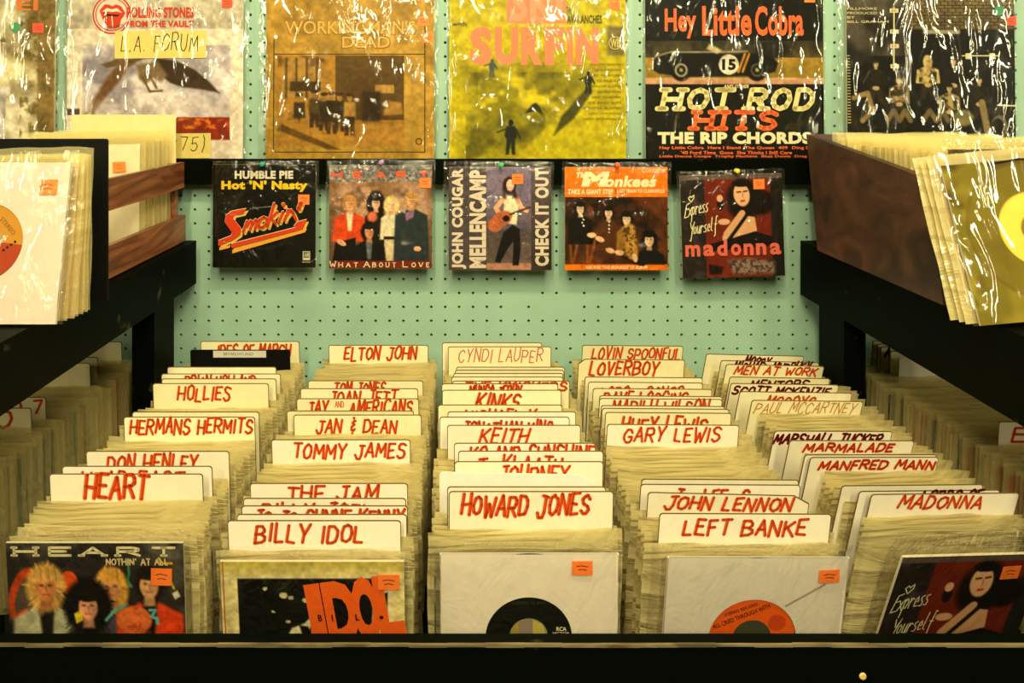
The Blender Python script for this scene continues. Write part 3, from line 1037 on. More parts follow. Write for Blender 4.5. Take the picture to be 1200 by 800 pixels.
p.line([(.55, .46), (.6, .4), (.66, .37)], .016, (.35, .62, .55))
p.line([(.8, .4), (.83, .4), (.81, .44), (.84, .45), (.84, .48)], .018, (.35, .65, .62))
p.line([(.86, .09), (.88, .12), (.93, .12)], .012, (.85, .7, .1))
p.line([(.92, .22), (.94, .27)], .012, (.85, .7, .1))
p.poly([(.37, .42), (.41, .4), (.42, .46), (.38, .48)], (.88, .75, .15))
p.poly([(.93, .3), (.96, .28), (.975, .315), (.945, .335)], (.9, .85, .72))
p.grain(582)
cv = Cover(.178, p)
xs = [.045, .245, .425, .63, .83]
for ch, u in zip('HEART', xs):
    cv.pen(ch, u, .026, u+(.13 if ch != 'T' else .12), .072, .015, (.86, .8, .58), serif=.3)
cv.pen("NOTHIN' AT ALL", .565, .092, .915, .127, .0075, (.86, .74, .5), serif=.1, caps=False)
t = front(1, 'glossy single with four big-haired faces, cream serif title, front of leftmost full row', dx=0.0)
cv.g.build('cover', M_GLOSSP, t)
sticker(t, *cv.xy(.875, .195), -.0049, .021, .018, -.03)

# row 2: cream cover with black panel and big red title
p = Pic(150, (.87, .8, .52))
p.vgrad(0, .1, (.72, .64, .22), (.87, .8, .55))
p.rect(.09, .1, .86, 1, (.03, .035, .025))
p.cloud(6, (.12, .12, .08), .5, .8, 33, (.1, .12, .5, .5), .8)
for (u, v, r) in ((.24, .16, .012), (.34, .2, .022), (.38, .215, .014), (.46, .23, .018), (.36, .36, .012), (.28, .3, .01)):
    p.ell(u, v, r, r*.8, (.75, .7, .5))
p.poly([(.34, .48), (.38, .4), (.45, .37), (.5, .32), (.54, .36), (.52, .5), (.58, .44), (.95, .4), (.95, .6), (.34, .6)], (.86, .8, .6))
p.poly([(.42, .38), (.47, .39), (.5, .46), (.55, .48), (.53, .6), (.44, .6), (.44, .46)], (.04, .03, .02))
p.line([(.52, .3), (.48, .42)], .012, (.03, .03, .02))
p.line([(.65, .6), (.75, .44)], .04, (.05, .04, .03))
p.poly([(.84, .12), (.92, .1), (.93, .6), (.8, .6)], (.86, .8, .6))
p.poly([(.86, .2), (.91, .18), (.9, .36), (.86, .38)], (.05, .04, .03))
p.line([(.86, .6), (.9, .4)], .03, (.05, .04, .03))
p.grain(552)
cv = Cover(.178, p)
cv.line([(.015, 1.0), (.015, .0)], .006, (.7, .3, .12))
for ch, (u0, v0, u1, v1) in zip('IDOL', ((.475, .13, .56, .515), (.565, .11, .745, .5), (.715, .085, .865, .485), (.845, .075, .985, .46))):
    cv.text(ch, u0, v0, u1, v1, (.93, .38, .1), bold=.06, rot=.14)
for ch, (u, v) in zip('BILLY', ((.525, .315), (.6, .315), (.66, .31), (.73, .31), (.8, .31))):
    cv.text(ch, u, v, u+(.022 if ch != 'I' else .007), v+.04, (.12, .04, .03), bold=.03, rot=.1)
cv.ring(.873, .33, .011, 0, (.08, .05, .03))
t = front(2, 'single with black panel under huge tilted red capitals, front of second full row', dl=.5)
cv.g.build('cover', M_GLOSSP, t)
sticker(t, *cv.xy(.915, .115), -.0049, .021, .016, 0)

# paper sleeves with a round window
def windowed(t, tone, r_hole, disc_fn, crease=None, s=.178, dx=0.0):
    g = G()
    n = 64
    # front sheet: square with a round hole; the window is at the centre
    v, f = [], []
    for i in range(n):
        a = 2*math.pi*i/n
        c, q = math.cos(a), math.sin(a)
        k = (s/2)/max(abs(c), abs(q))
        v += [(r_hole*c, -.003, s/2+r_hole*q), (k*c, -.003, s/2+k*q)]
    g.add(v, [(2*i, 2*i+1, (2*i+3) % (2*n), (2*i+2) % (2*n)) for i in range(n)], tone)
    g.box((-s/2, -.0006, 0), (s/2, 0, s), tuple(c*.9 for c in tone))
    g.box((-s/2, -.003, 0), (-s/2+.001, -.0006, s), tone)
    g.box((s/2-.001, -.003, 0), (s/2, -.0006, s), tone)
    if crease:
        strokes(g, [crease], .0022, -.0031, tuple(c*.72 for c in tone), 0, False)
    g.build('paper_sleeve', M_PRINT, t).location.x = dx
    d = G()
    d.prism([(.0868*math.cos(2*math.pi*i/64), s/2+.001+.0868*math.sin(2*math.pi*i/64)) for i in range(64)], -.0019, -.0007, (.02, .02, .02))
    o = d.build('vinyl_disc', M_GLOSSP, t)
    o.location.x = dx
    d = G()
    disc_fn(d, 0, s/2+.001)
    d.build('disc_label', M_PRINT, o)
    return o

def disc_black(d, x, z):
    d.disc(x, z, .043, -.0021, (.035, .045, .025))
    d.disc(x, z, .019, -.00215, (.56, .5, .36))
    d.flat([(x-.0185, z), (x-.010, z), (x-.010, z+.0155), (x-.0155, z+.010)], -.00218, (.62, .55, .2))
    d.flat([(x+.004, z), (x+.018, z), (x+.0135, z+.0128), (x+.004, z+.018)], -.00218, (.72, .66, .3))
    d.flat([(x-.010, z-.004), (x+.004, z-.004), (x+.004, z+.018), (x-.010, z+.0155)], -.00218, (.55, .47, .4))
    print_text(d, 'RCA', x+.0275, x+.0375, z+.0055, z+.010, -.0022, (.85, .8, .6), bold=.03)
    print_text(d, 'VICTOR', x+.0235, x+.0405, z+.0015, z+.0045, -.0022, (.85, .8, .6), bold=.02)
    print_text(d, 'STEREO 45 RPM', x-.017, x+.017, z+.034, z+.037, -.0022, (.2, .2, .12))

def disc_orange(d, x, z):
    d.disc(x, z, .043, -.0021, (.9, .36, .07))
    d.disc(x, z, .019, -.00215, (.25, .25, .17))
    d.disc(x+.024, z+.016, .009, -.00214, (.78, .26, .06))
    print_text(d, 'ALL CRIED THROUGH WITH', x-.042, x+.018, z+.0205, z+.0255, -.0022, (.22, .07, .03), bold=.02, rot=.42)
    print_text(d, 'STEREO RECORD', x-.030, x+.004, z+.029, z+.0325, -.0022, (.35, .12, .04), bold=.03, rot=.38)

t = front(3, 'plain white sleeve with black label in round window, front of middle row', bagw=.189)
windowed(t, (.9, .85, .74), .043, disc_black, None, .176, .003)
sticker(t, .055, .178-.015, -.0049, .020, .0145, 0)
t = front(4, 'greyish white sleeve with orange label in round window, front of fourth full row', bagw=.197, dx=.006)
windowed(t, (.86, .82, .72), .0435, disc_orange, [(.030, .125), (.068, .150)], .178, .006)
sticker(t, .076, .178-.018, -.0049, .020, .014, .06)

# row 5: dark sleeve with hand-drawn script
SCR = {
 'E': [[(1.0, 1.0), (.25, .88), (.1, .5), (-.1, -.1), (.8, .0)], [(.1, .5), (.7, .58)]], 'x': [[(0, .55), (.7, 0)], [(.7, .6), (0, -.05)]],
 'p': [[(.1, .6), (0, -.5)], [(.05, .4), (.4, .62), (.65, .4), (.4, .05), (.05, .1)]], 'r': [[(.1, .6), (.1, 0)], [(.1, .35), (.4, .6), (.65, .52)]],
 'e': [[(.05, .3), (.6, .35), (.4, .62), (.1, .4), (.15, .05), (.6, .08)]], 's': [[(.6, .62), (.2, .55), (.2, .38), (.55, .25), (.45, .02), (0, .03)]],
 'Y': [[(0, 1), (.3, .5), (.5, .55), (.9, 1.05), (.5, .3), (.3, -.5), (.05, -.45)]], 'o': [[(.35, .6), (.05, .4), (.15, .05), (.5, .1), (.6, .45), (.35, .6)]],
 'u': [[(.05, .6), (.1, .05), (.45, .05), (.6, .6), (.65, 0)]], 'l': [[(.2, 1.1), (.1, .1), (.4, 0)]], 'f': [[(.7, 1.1), (.4, 1.15), (.25, .2), (.35, -.4), (.1, -.5)], [(0, .5), (.6, .5)]],
}
def script(cv, word, u0, v0, u1, v1, thick, col, rise=0.0):
    n = len(word)*.8
    ku, kv = (u1-u0)/n, (v1-v0)
    for i, ch in enumerate(word):
        for pl in SCR[ch]:
            cv.line([(u0+(i*.8+a+.25*b)*ku, v1-b*kv-rise*(i/len(word))) for a, b in pl], thick, col)

def script_cover(size=.178):
    p = Pic(150, (.13, .1, .09))
    p.cloud(7, (.25, .2, .22), .45, .75, 61, (0, 0, .24, 1))
    p.rect(.24, 0, .88, 1, (.42, .12, .05))
    p.cloud(4, (.5, .17, .07), .4, .8, 64, (.24, 0, .88, 1), .8)
    p.rect(.9, 0, 1, 1, (.1, .09, .07))
    p.rect(0, 0, 1, .045, (.35, .28, .24))
    p.ell(.62, .25, .17, .2, (.06, .03, .02), soft=.3)
    p.ell(.79, .28, .13, .12, (.06, .03, .02), soft=.3)
    p.poly([(.52, .45), (.6, .4), (.72, .42), (.74, .55), (.6, .72), (.4, .72), (.4, .6)], (.84, .62, .42))
    p.line([(.44, .58), (.6, .38)], .06, (.84, .62, .42))
    p.line([(.46, .64), (.66, .38)], .035, (.08, .05, .04))
    p.ell(.6, .2, .078, .115, (.9, .68, .48), rot=-.15)
    p.ell(.6, .085, .09, .04, (.06, .03, .02))
    p.line([(.555, .175), (.59, .172)], .014, (.2, .1, .07))
    p.line([(.62, .17), (.655, .165)], .014, (.2, .1, .07))
    p.line([(.595, .262), (.625, .258)], .018, (.7, .18, .12))
    p.line([(.61, .18), (.612, .225)], .008, (.6, .38, .25))
    p.ell(.39, .29, .035, .06, (.08, .05, .04))
    p.ell(.385, .23, .03, .035, (.88, .66, .48))
    p.ell(.42, .46, .06, .03, (.86, .64, .45))
    p.poly([(.25, .75), (.9, .7), (.9, .62), (.72, .56), (.5, .62), (.25, .68)], (.06, .04, .04))
    p.poly([(.45, .84), (.65, .82), (.9, .86), (.9, .97), (.5, .97)], (.55, .45, .38), soft=.04)
    p.cloud(40, (.2, .14, .12), .45, .6, 67, (.45, .82, .9, .98), .8)
    p.poly([(.26, .87), (.4, .9), (.38, .97), (.26, .97)], (.08, .05, .05), soft=.02)
    return Cover(size, p)
def script_words(cv, th=.008):
    c = (.9, .86, .62)
    script(cv, 'Express', .04, .27, .27, .4, th, c, .05)
    script(cv, 'Yourself', .08, .46, .35, .58, th, c, .05)
    cv.line([(.1, .26), (.075, .22), (.095, .2), (.105, .215), (.13, .19), (.13, .22), (.1, .26)], th, c)

cv = script_cover(.167)
script_words(cv, .007)
for ch, a, b in zip('madonna', (.03, .205, .34, .475, .6, .72, .855), (.175, .315, .44, .575, .695, .82, .965)):
    cv.text(ch, a, .635 if ch == 'd' else .675, b, .79, (.87, .36, .28), bold=.035)
t = front(5, 'dark sleeve with thin white handwriting and dark-haired person, front of rightmost full row', dx=.016, dl=5, dy=-.019)
cv.g.build('cover', M_GLOSSP, t).location = (.004, 0, .001)
x, z = cv.xy(.77, .12)
sticker(t, x+.004, z, -.0049, .021, .016, .05)

# ------------------------------------------------------------------ singles pinned to the ledge
def pinned(px0, py0, px1, py1, cpx0, cpx1, cpy0, label, seed, roll=0.0):
    """bag outline and cover outline in the photo; hangs just in front of the ledge"""
    Y = 1.4885
    a, b = P(px0, py1, Y), P(px1, py0, Y)
    wd, hg = b.x-a.x, b.z-a.z
    t = thing('pinned_single', label, 'record', 'singles pinned below the ledge', ((a.x+b.x)/2, Y, a.z), (math.radians(-1.0), math.radians(roll), 0))
    sz = (cpx1-cpx0)*Y/1000
    clear_bag(t, wd, hg, .0072, seed, n=18, amp=.0007)
    return t, sz, ((cpx0+cpx1)/2-(px0+px1)/2)*Y/1000, hg-(cpy0-py0)*Y/1000-sz

def hang(cv, t, ox, oz, su=None, sv=None):
    o = cv.g.build('cover', M_GLOSSP, t)
    o.location = (ox, 0, max(oz, .0015))
    if su is not None:
        x, z = cv.xy(su, sv)
        s = sticker(t, x+ox, z+max(oz, .0015), -.0049, .0195, .0175, 0)

def pin(px, py, col, label):
    p0 = P(px, py, 1.4815)
    g = G()
    prof = [(.0012, .0032), (.0036, .003), (.0042, .0014), (.0032, 0), (.0026, -.004), (.0034, -.0062), (.0044, -.0072), (.004, -.0086), (.0018, -.0092)]
    n = 14
    v = [(r*math.cos(2*math.pi*k/n), d, r*math.sin(2*math.pi*k/n)) for r, d in prof for k in range(n)]
    f = [(a*n+k, a*n+(k+1) % n, a*n+n+(k+1) % n, a*n+n+k) for a in range(len(prof)-1) for k in range(n)]
    f += [tuple(range((len(prof)-1)*n, len(prof)*n))]
    t = thing('push_pin', label, 'pin', 'push pins in the ledge', p0)
    g.add(v, f)
    g.build('pin_head', solid('pin_plastic', col, .3, .05), t, True)
    g = G()
    v = [(.0005*math.cos(k*math.pi/3), y, .0005*math.sin(k*math.pi/3)) for y in (.003, .017) for k in range(6)]
    g.add(v, [(k, (k+1) % 6, 6+(k+1) % 6, 6+k) for k in range(6)])
    g.build('pin_point', solid('pin_steel', (.6, .6, .6), .3, .05), t)

# black sleeve with slanting red script
p = Pic(120, (.035, .04, .025))
p.ell(.5, .5, .33, .33, (.1, .11, .07), soft=.1)
p.ell(.5, .5, .3, .3, (.035, .04, .025), soft=.1)
p.grain(513)
cv = Cover(.179, p)
cv.text('HUMBLE PIE', .21, .06, .78, .14, (.84, .8, .68), bold=.05)
cv.text("Hot 'N' Nasty", .08, .155, .92, .265, (.9, .74, .12), bold=.055)
def smokin(dx, dy, col):
    # big S with its tail, then the lower case letters, then the underline bars
    q = lambda pts: [(u+dx, v+dy) for u, v in pts]
    cv.poly(q([(.13, .49), (.19, .45), (.33, .425), (.3, .475), (.21, .495), (.2, .52), (.28, .62), (.27, .68), (.2, .73), (.06, .79), (.06, .735), (.18, .69), (.19, .66), (.12, .56)]), col)
    for s_ in ([(.3, .65), (.335, .55)], [(.33, .6), (.37, .545), (.39, .56), (.365, .63)], [(.39, .58), (.42, .535), (.435, .55), (.415, .62)],
               [(.5, .51), (.455, .535), (.45, .6), (.48, .61), (.52, .58), (.53, .525), (.5, .51)], [(.535, .6), (.6, .38)], [(.555, .53), (.63, .46)], [(.57, .52), (.615, .57)],
               [(.645, .555), (.685, .46)], [(.7, .54), (.735, .44)], [(.715, .5), (.765, .44), (.785, .47), (.81, .53)]):
        cv.line(q(s_), .027, col)
    cv.ring(.69+dx, .39+dy, .02, 0, col)
    cv.line(q([(.86, .37), (.835, .43)]), .04, col)
    cv.poly(q([(.19, .765), (.19, .81), (.88, .625), (.92, .53), (.82, .555), (.79, .6), (.82, .605)]), col)
smokin(.016, .022, (.88, .72, .3))
smokin(-.003, -.004, (.9, .84, .62))
smokin(0, 0, (.82, .24, .1))
cv.poly([(.195, .825), (.195, .86), (.9, .655), (.92, .62)], (.9, .62, .2))
cv.poly([(.07, .8), (.07, .83), (.17, .805), (.18, .78)], (.9, .62, .2))
cv.poly([(.88, .84), (.95, .84), (.95, .925), (.88, .925)], (.8, .76, .62))
cv.poly([(.887, .847), (.943, .847), (.943, .9), (.887, .9)], (.1, .1, .06))
cv.text('A&M', .892, .855, .938, .893, (.8, .76, .62), bold=.02)
cv.text('RECORDS', .875, .935, .955, .95, (.8, .76, .62))
cv.text('AS FEATURED ON THE ALBUM', .36, .41, .58, .422, (.6, .6, .5), rot=.12)
t, sz, ox, oz = pinned(248, 188, 373, 316, 250, 370, 193, 'black sleeve with slanting red script and yellow words, first pinned from the slatted crate', 301)
hang(cv, t, ox, oz, .885, .34)
pin(308, 192, (.03, .30, .22), 'teal push pin over the black sleeve with slanting red script')

# group portrait with grey band on top and dark red strip below
p = Pic(130, (.5, .35, .22))
p.vgrad(.15, .93, (.55, .4, .25), (.38, .26, .18))
p.ell(.25, .35, .2, .2, (.72, .55, .42), soft=.6)
p.ell(.8, .38, .2, .22, (.7, .54, .42), soft=.6)
p.cloud(7, (.3, .2, .1), .55, .8, 81, (0, .16, 1, .92), .6)
p.rect(0, 0, 1, .16, (.42, .4, .38))
p.cloud(40, (.68, .64, .56), .45, .7, 85, (0, 0, 1, .16), .9)
p.cloud(50, (.2, .22, .24), .55, .75, 88, (0, 0, 1, .16), .8)
p.person(.2, .37, .066, (.72, .5, .26), (.88, .62, .42), (.82, .26, .08), width=1.35, shirt=(.88, .8, .62), base=.74, big=1.1, long=.1)
p.poly([(.06, .75), (.26, .7), (.26, .95), (.03, .95)], (.05, .04, .04))
p.person(.455, .36, .062, (.05, .03, .03), (.9, .68, .52), (.1, .06, .05), width=1.0, big=1.5, long=.5, base=.8)
p.ell(.42, .5, .05, .05, (.82, .4, .25), soft=.5)
p.person(.605, .38, .062, (.88, .76, .46), (.92, .72, .55), (.86, .8, .62), width=.95, big=1.25, long=.2, base=.72)
p.poly([(.54, .72), (.68, .72), (.7, .95), (.52, .95)], (.82, .74, .55))
p.rect(.53, .69, .68, .72, (.06, .05, .05))
p.person(.8, .34, .066, (.75, .55, .26), (.88, .64, .46), (.14, .18, .18), width=1.4, base=.95, big=1.05)
p.poly([(.74, .46), (.83, .44), (.82, .5), (.75, .54)], (.55, .38, .5))
p.ell(.86, .81, .035, .025, (.86, .62, .44))
p.person(.39, .64, .068, (.07, .04, .03), (.82, .54, .36), (.05, .04, .04), width=1.3, big=1.25, shirt=(.36, .38, .38), base=.95)
p.ell(.12, .75, .05, .025, (.86, .62, .44), rot=.5)
p.rect(0, .925, 1, 1, (.45, .12, .06))
p.grain(521)
cv = Cover(.179, p)
for ch, u in zip('HEART', (.04, .24, .46, .66, .88)):
    cv.pen(ch, u, .065, u+.085, .12, .02, (.88, .36, .16), serif=.12, caps=False)
for wd_, u0, u1 in (('WHAT', .01, .28), ('ABOUT', .34, .65), ('LOVE', .72, .98)):
    cv.pen(wd_[0], u0, .933, u0+.055, .985, .009, (.9, .85, .66), serif=.15, caps=False)
    cv.pen(wd_[1:], u0+.085, .945, u1, .985, .008, (.9, .85, .66), serif=.15, caps=False, gap=.9)
t, sz, ox, oz = pinned(382, 187, 510, 315, 385, 507, 194, 'sleeve with five people, grey speckled band and dark red strip, second pinned single', 302)
hang(cv, t, ox, oz, .935, .17)
pin(447, 190, (.35, .18, .42), 'purple push pin over the sleeve with five people')

# purple-grey sleeve with upright block lettering
p = Pic(130, (.3, .27, .27))
p.vgrad(0, 1, (.34, .3, .32), (.2, .17, .14))
p.rect(.0, 0, .36, 1, (.29, .25, .25))
p.vgrad(0, .6, (.48, .42, .5), (.36, .32, .36), .37, .8)
p.vgrad(.6, .93, (.3, .26, .25), (.36, .3, .26), .37, .8)
p.cloud(6, (.55, .38, .4), .55, .85, 95, (.37, .3, .8, .93), .5)
p.rect(.37, .93, .8, 1, (.66, .46, .36))
p.cloud(6, (.15, .1, .08), .5, .8, 97, (.8, .55, 1, 1), .7)
p.poly([(.53, .64), (.62, .56), (.69, .6), (.7, .8), (.68, .955), (.62, .955), (.63, .72), (.57, .8), (.5, .93), (.45, .92), (.48, .8)], (.05, .04, .04))
p.poly([(.54, .28), (.64, .28), (.68, .4), (.66, .56), (.53, .54)], (.9, .84, .66))
p.line([(.54, .3), (.46, .4), (.53, .52)], .045, (.86, .62, .46))
p.line([(.66, .3), (.71, .4), (.76, .42)], .045, (.86, .62, .46))
p.ell(.59, .18, .065, .085, (.16, .08, .06), soft=.25)
p.poly([(.53, .2), (.56, .3), (.53, .3)], (.16, .08, .06), soft=.03)
p.poly([(.64, .2), (.67, .3), (.62, .3)], (.16, .08, .06), soft=.03)
p.ell(.6, .175, .038, .055, (.9, .7, .55))
p.ell(.52, .5, .1, .07, (.7, .36, .2), rot=-.35)
p.ell(.45, .56, .075, .07, (.7, .36, .2))
p.ell(.56, .5, .035, .03, (.06, .04, .03))
p.line([(.6, .46), (.79, .39)], .022, (.3, .18, .12))
p.grain(511)
cv = Cover(.179, p)
for word, u0, u1, v0, v1 in (('JOHN COUGAR', .03, .17, .01, .99), ('MELLENCAMP', .2, .365, .03, .98), ('CHECK IT OUT', .84, .975, .01, .96)):
    cv.text(word, u0, v0, u1, v1, (.84, .77, .66), bold=.05, rot90=True)
t, sz, ox, oz = pinned(520, 189, 649, 317, 524, 648, 196, 'purple-grey sleeve with guitar player between upright block words, middle pinned single', 303)
hang(cv, t, ox, oz, .67, .115)
pin(587, 193, (.03, .42, .10), 'bright green push pin over the sleeve with the guitar player')

# orange banded sleeve
p = Pic(130, (.93, .45, .05))
p.rect(0, .29, 1, .945, (.22, .11, .04))
p.cloud(4, (.4, .2, .07), .45, .75, 111, (0, .29, 1, .945), .9)
p.cloud(9, (.07, .04, .02), .5, .75, 114, (0, .29, 1, .945), .8)
p.poly([(.66, .3), (1, .3), (1, .55)], (.42, .2, .08), a=.7, soft=.05)
p.line([(.0, .5), (.45, .8), (.75, .93)], .07, (.12, .06, .03))
for u in (.05, .14, .22, .3):
    p.line([(u, .68), (u-.03+.05*math.sin(u*40), .93)], .02, (.6, .32, .1), a=.8, soft=.02)
p.person(.15, .4, .055, (.06, .03, .02), (.92, .78, .6), (.05, .04, .03), width=1.2, base=.75, big=1.0)
p.person(.425, .44, .055, (.06, .03, .02), (.92, .76, .58), (.3, .15, .06), width=1.0, base=.85, big=1.05)
p.person(.6, .5, .06, (.06, .03, .02), (.92, .76, .58), (.55, .38, .12), width=.9, base=.86, big=1.05)
p.person(.82, .7, .068, (.03, .02, .02), (.9, .72, .54), (.05, .05, .05), width=1.2, base=.945, big=1.25)
p.line([(.63, .6), (.66, .85)], .1, (.72, .52, .2), soft=.03)
p.cloud(45, (.15, .08, .03), .5, .6, 117, (.56, .58, .7, .88), .7)
for u, v, q in ((.26, .66, 0), (.34, .7, .4), (.44, .81, .3), (.53, .83, .1), (.68, .88, 1.3)):
    p.ell(u, v, .045, .025, (.88, .68, .48), rot=q)
for k in range(4):
    p.ell(.43, .53+.035*k, .008, .008, (.9, .85, .7))
    p.ell(.17+.01*(k % 2), .48+.03*k, .008, .008, (.9, .85, .7))
p.grain(596)
cv = Cover(.179, p)
ivory = (.94, .87, .66)
cv.text('The', .1, .05, .22, .105, ivory, bold=.05, slant=.3)
cv.text('M', .16, .045, .4, .19, ivory, bold=.07, slant=.25)
cv.text('onkees', .38, .085, .88, .195, ivory, bold=.045, slant=.2)
cv.text('TAKE A GIANT STEP', .03, .215, .47, .265, ivory, bold=.03)
cv.text('LAST TRAIN TO CLARKSVILLE', .51, .215, .97, .25, ivory, bold=.02)
cv.line([(.49, .265), (.495, .21)], .006, (.4, .15, .05))
cv.text('COLGEMS', .75, .015, .98, .05, ivory, bold=.0)
cv.text('ASK FOR "THE MONKEES" LP ALBUM', .2, .957, .8, .988, ivory, bold=.02)
t, sz, ox, oz = pinned(659, 190, 787, 317, 661, 783, 196, 'orange banded sleeve with four dark-haired people on brown, fourth pinned single', 304)
hang(cv, t, ox, oz)
pin(723, 193, (.65, .10, .03), 'red push pin over the orange banded sleeve')

# script cover again, whole
cv = script_cover()
script_words(cv, .009)
for ch, a, b in zip('madonna', (.03, .205, .34, .475, .6, .72, .855), (.175, .315, .44, .575, .695, .82, .965)):
    cv.text(ch, a, .635 if ch == 'd' else .675, b, .79, (.87, .4, .3), bold=.035)
t, sz, ox, oz = pinned(796, 199, 923, 325, 799, 920, 206, 'dark red sleeve with white handwriting over pink block letters, last pinned single beside solid crate', 305, -1.5)
hang(cv, t, ox, oz, .77, .1)
pin(863, 200, (.75, .55, .03), 'yellow push pin over the dark red sleeve with white handwriting')

# ------------------------------------------------------------------ album covers standing on the ledge
def album(px0, px1, label, seed, bag=(6, 6)):
    Y = 1.514
    a, b = P(px0, 187, Y), P(px1, 187, Y)
    t = thing('record_album', label, 'album cover', 'album covers along the ledge', ((a.x+b.x)/2, Y, ZL+.0015), (math.radians(-1.2), 0, 0))
    sz = b.x-a.x
    wd = sz+(bag[0]+bag[1])*Y/1000
    o = bag_mesh(wd, sz+.008, .0082, .0011, 26, seed, M_CLEAR, 0, .6).build('plastic_bag', M_CLEAR, t, True)
    o.location.x = (bag[1]-bag[0])*Y/2000
    return t, sz
def av(py):                    # photo height to cover v for the albums (cover top is above the frame)
    return (py+21)/208.0

# outermost cover on the slatted crate's side
p = Pic(150, (.62, .56, .4))
p.cloud(5, (.85, .8, .66), .4, .7, 131)
p.cloud(9, (.4, .32, .1), .5, .8, 134)
p.rect(.0, av(95), .72, 1, (.66, .62, .58))
p.cloud(6, (.85, .8, .76), .5, .7, 136, (0, .55, .75, 1))
p.rect(.9, 0, 1, 1, (.5, .4, .2))
p.cloud(30, (.35, .3, .12), .45, .7, 138, (.8, .1, 1, 1), .8)
p.ell(.55, .5, .3, .1, (.86, .8, .6), soft=.4)
p.grain(551)
cv = Cover(.312, p, .004)
cv.text('EI', .78, av(-1), .9, av(12), (.82, .45, .2), bold=.02)
t, sz = album(-139, 62, 'pale silvery album cover with green dot and red sticker, beside the winged album cover', 401)
cv.g.build('cover', M_GLOSSP, t)
g = G(); x, z = cv.xy(.775, av(32)); g.prism([(x+.0087*math.cos(k*math.pi/10), z+.0087*math.sin(k*math.pi/10)) for k in range(20)], -.0057, -.0055); g.build('round_sticker', solid('green_sticker', (.03, .28, .08), .5, .05), t)['label'] = 'green dot sticker'
sticker(t, *cv.xy(.905, av(33)), -.0058, .02, .017, 0, solid('red_sticker', (.8, .07, .02), .5, .05))

# white cover with red stamp and grey sky picture
p = Pic(170, (.84, .78, .68))
p.vgrad(0, av(34), (.75, .72, .62), (.68, .63, .52))
p.cloud(20, (.85, .82, .72), .5, .8, 141, (0, 0, 1, av(34)), .6)
x0, x1 = (97-79)/206, (270-79)/206
p.rect(x0, av(53), x1, av(137), (.62, .58, .58))
p.cloud(4, (.85, .8, .76), .4, .7, 144, (x0, av(53), x1, av(137)))
p.cloud(6, (.45, .42, .44), .55, .85, 147, (x0, av(53), x1, av(137)), .8)
w_ = lambda px, py: ((px-79)/206, av(py))
p.poly([w_(100, 135), w_(112, 115), w_(125, 92), w_(140, 74), w_(165, 70), w_(150, 80), w_(140, 96), w_(120, 120), w_(110, 136)], (.4, .27, .14), soft=.02)
p.poly([w_(118, 76), w_(135, 70), w_(168, 69), w_(150, 76), w_(125, 80)], (.36, .28, .16), soft=.01)
p.poly([w_(180, 68), w_(205, 71), w_(228, 82), w_(245, 96), w_(258, 110), w_(240, 106), w_(215, 103), w_(200, 98), w_(190, 90)], (.22, .16, .09), soft=.012)
p.poly([w_(160, 76), w_(185, 72), w_(196, 88), w_(190, 97), w_(180, 92), w_(170, 100), w_(163, 92)], (.45, .36, .24), soft=.02)
p.line([w_(168, 92), w_(176, 108), w_(190, 107)], .014, (.38, .3, .18))
p.line([w_(176, 90), w_(184, 104)], .012, (.42, .33, .2))
p.rect(x0, av(118), x1, av(137), (.66, .6, .56), a=.4, soft=.06)
p.rect(x0, av(138), x1, av(165), (.5, .14, .05))
p.cloud(35, (.85, .45, .1), .5, .7, 149, (x0, av(139), x1, av(152)), .9)
p.rect((79-79)/206, av(128), (94-79)/206, av(136), (.3, .25, .2))
p.grain(508)
cv = Cover(.312, p, .004)
RED = (.76, .24, .12)
u, v = (131-79)/206, av(17)
cv.ring(u, v, .115, 0, (.84, .78, .7))
cv.ring(u, v, .112, .102, RED)
cv.ring(u, v, .095, .089, RED)
q = lambda pts: [(u+a*.095, v+b*.095) for a, b in pts]      # lips and tongue emblem
cv.poly(q([(-.75, -.25), (-.45, -.62), (-.15, -.6), (.02, -.5), (.25, -.62), (.55, -.5), (.8, -.1), (.7, .1), (.55, .3), (.45, .75), (.15, .85), (-.2, .8), (-.45, .5), (-.6, .15)]), RED)
cv.poly(q([(-.6, -.18), (-.3, -.4), (0, -.32), (.3, -.4), (.62, -.1), (.3, -.2), (0, -.16), (-.3, -.2)]), (.86, .8, .72))
cv.poly(q([(-.55, -.1), (0, -.02), (.5, 0), (.3, .12), (0, .1), (-.3, .08)]), (.25, .08, .06))
cv.line(q([(0, .1), (.05, .7)]), .006, (.86, .8, .72))
cv.text('RECORDS', u-.03, v+.06, u+.07, v+.085, (.4, .2, .12), rot=.2)
cv.text('ROLLING STONES', (148-79)/206, av(8), (227-79)/206, av(21), RED, bold=.05)
cv.text('FROM THE VAULT', (148-79)/206, av(24), (227-79)/206, av(32), RED, bold=.05)
t, sz = album(79, 285, 'white album cover with red stamp and dark wing over grey clouds, second along the ledge', 402)
cv.g.build('cover', M_GLOSSP, t)
def note(px0, py0, px1, py1, txt, tilt):
    a, b = cv.xy((px0-79)/206, av(py1)), cv.xy((px1-79)/206, av(py0))
    g = G()
    g.prism([a, (b[0], a[1]+.001), b, (a[0], b[1]-.001)], -.0062, -.0058, (.84, .77, .42))
    wd = b[0]-a[0]
    stroke_text(g, txt, a[0]+wd*.07, b[0]-wd*.1, a[1]+.014, b[1]-.007, .0016, -.0064, (.2, .16, .08), slant=.1, rng=random.Random(7), jit=.07, gap=.45)
    g.build('handwritten_note', M_PRINT, t)['label'] = 'pale yellow paper note with pen writing'
note(135, 36, 242, 69, 'L.A. FORUM', .02)
note(178, 157, 248, 187, '(1975)', 0)
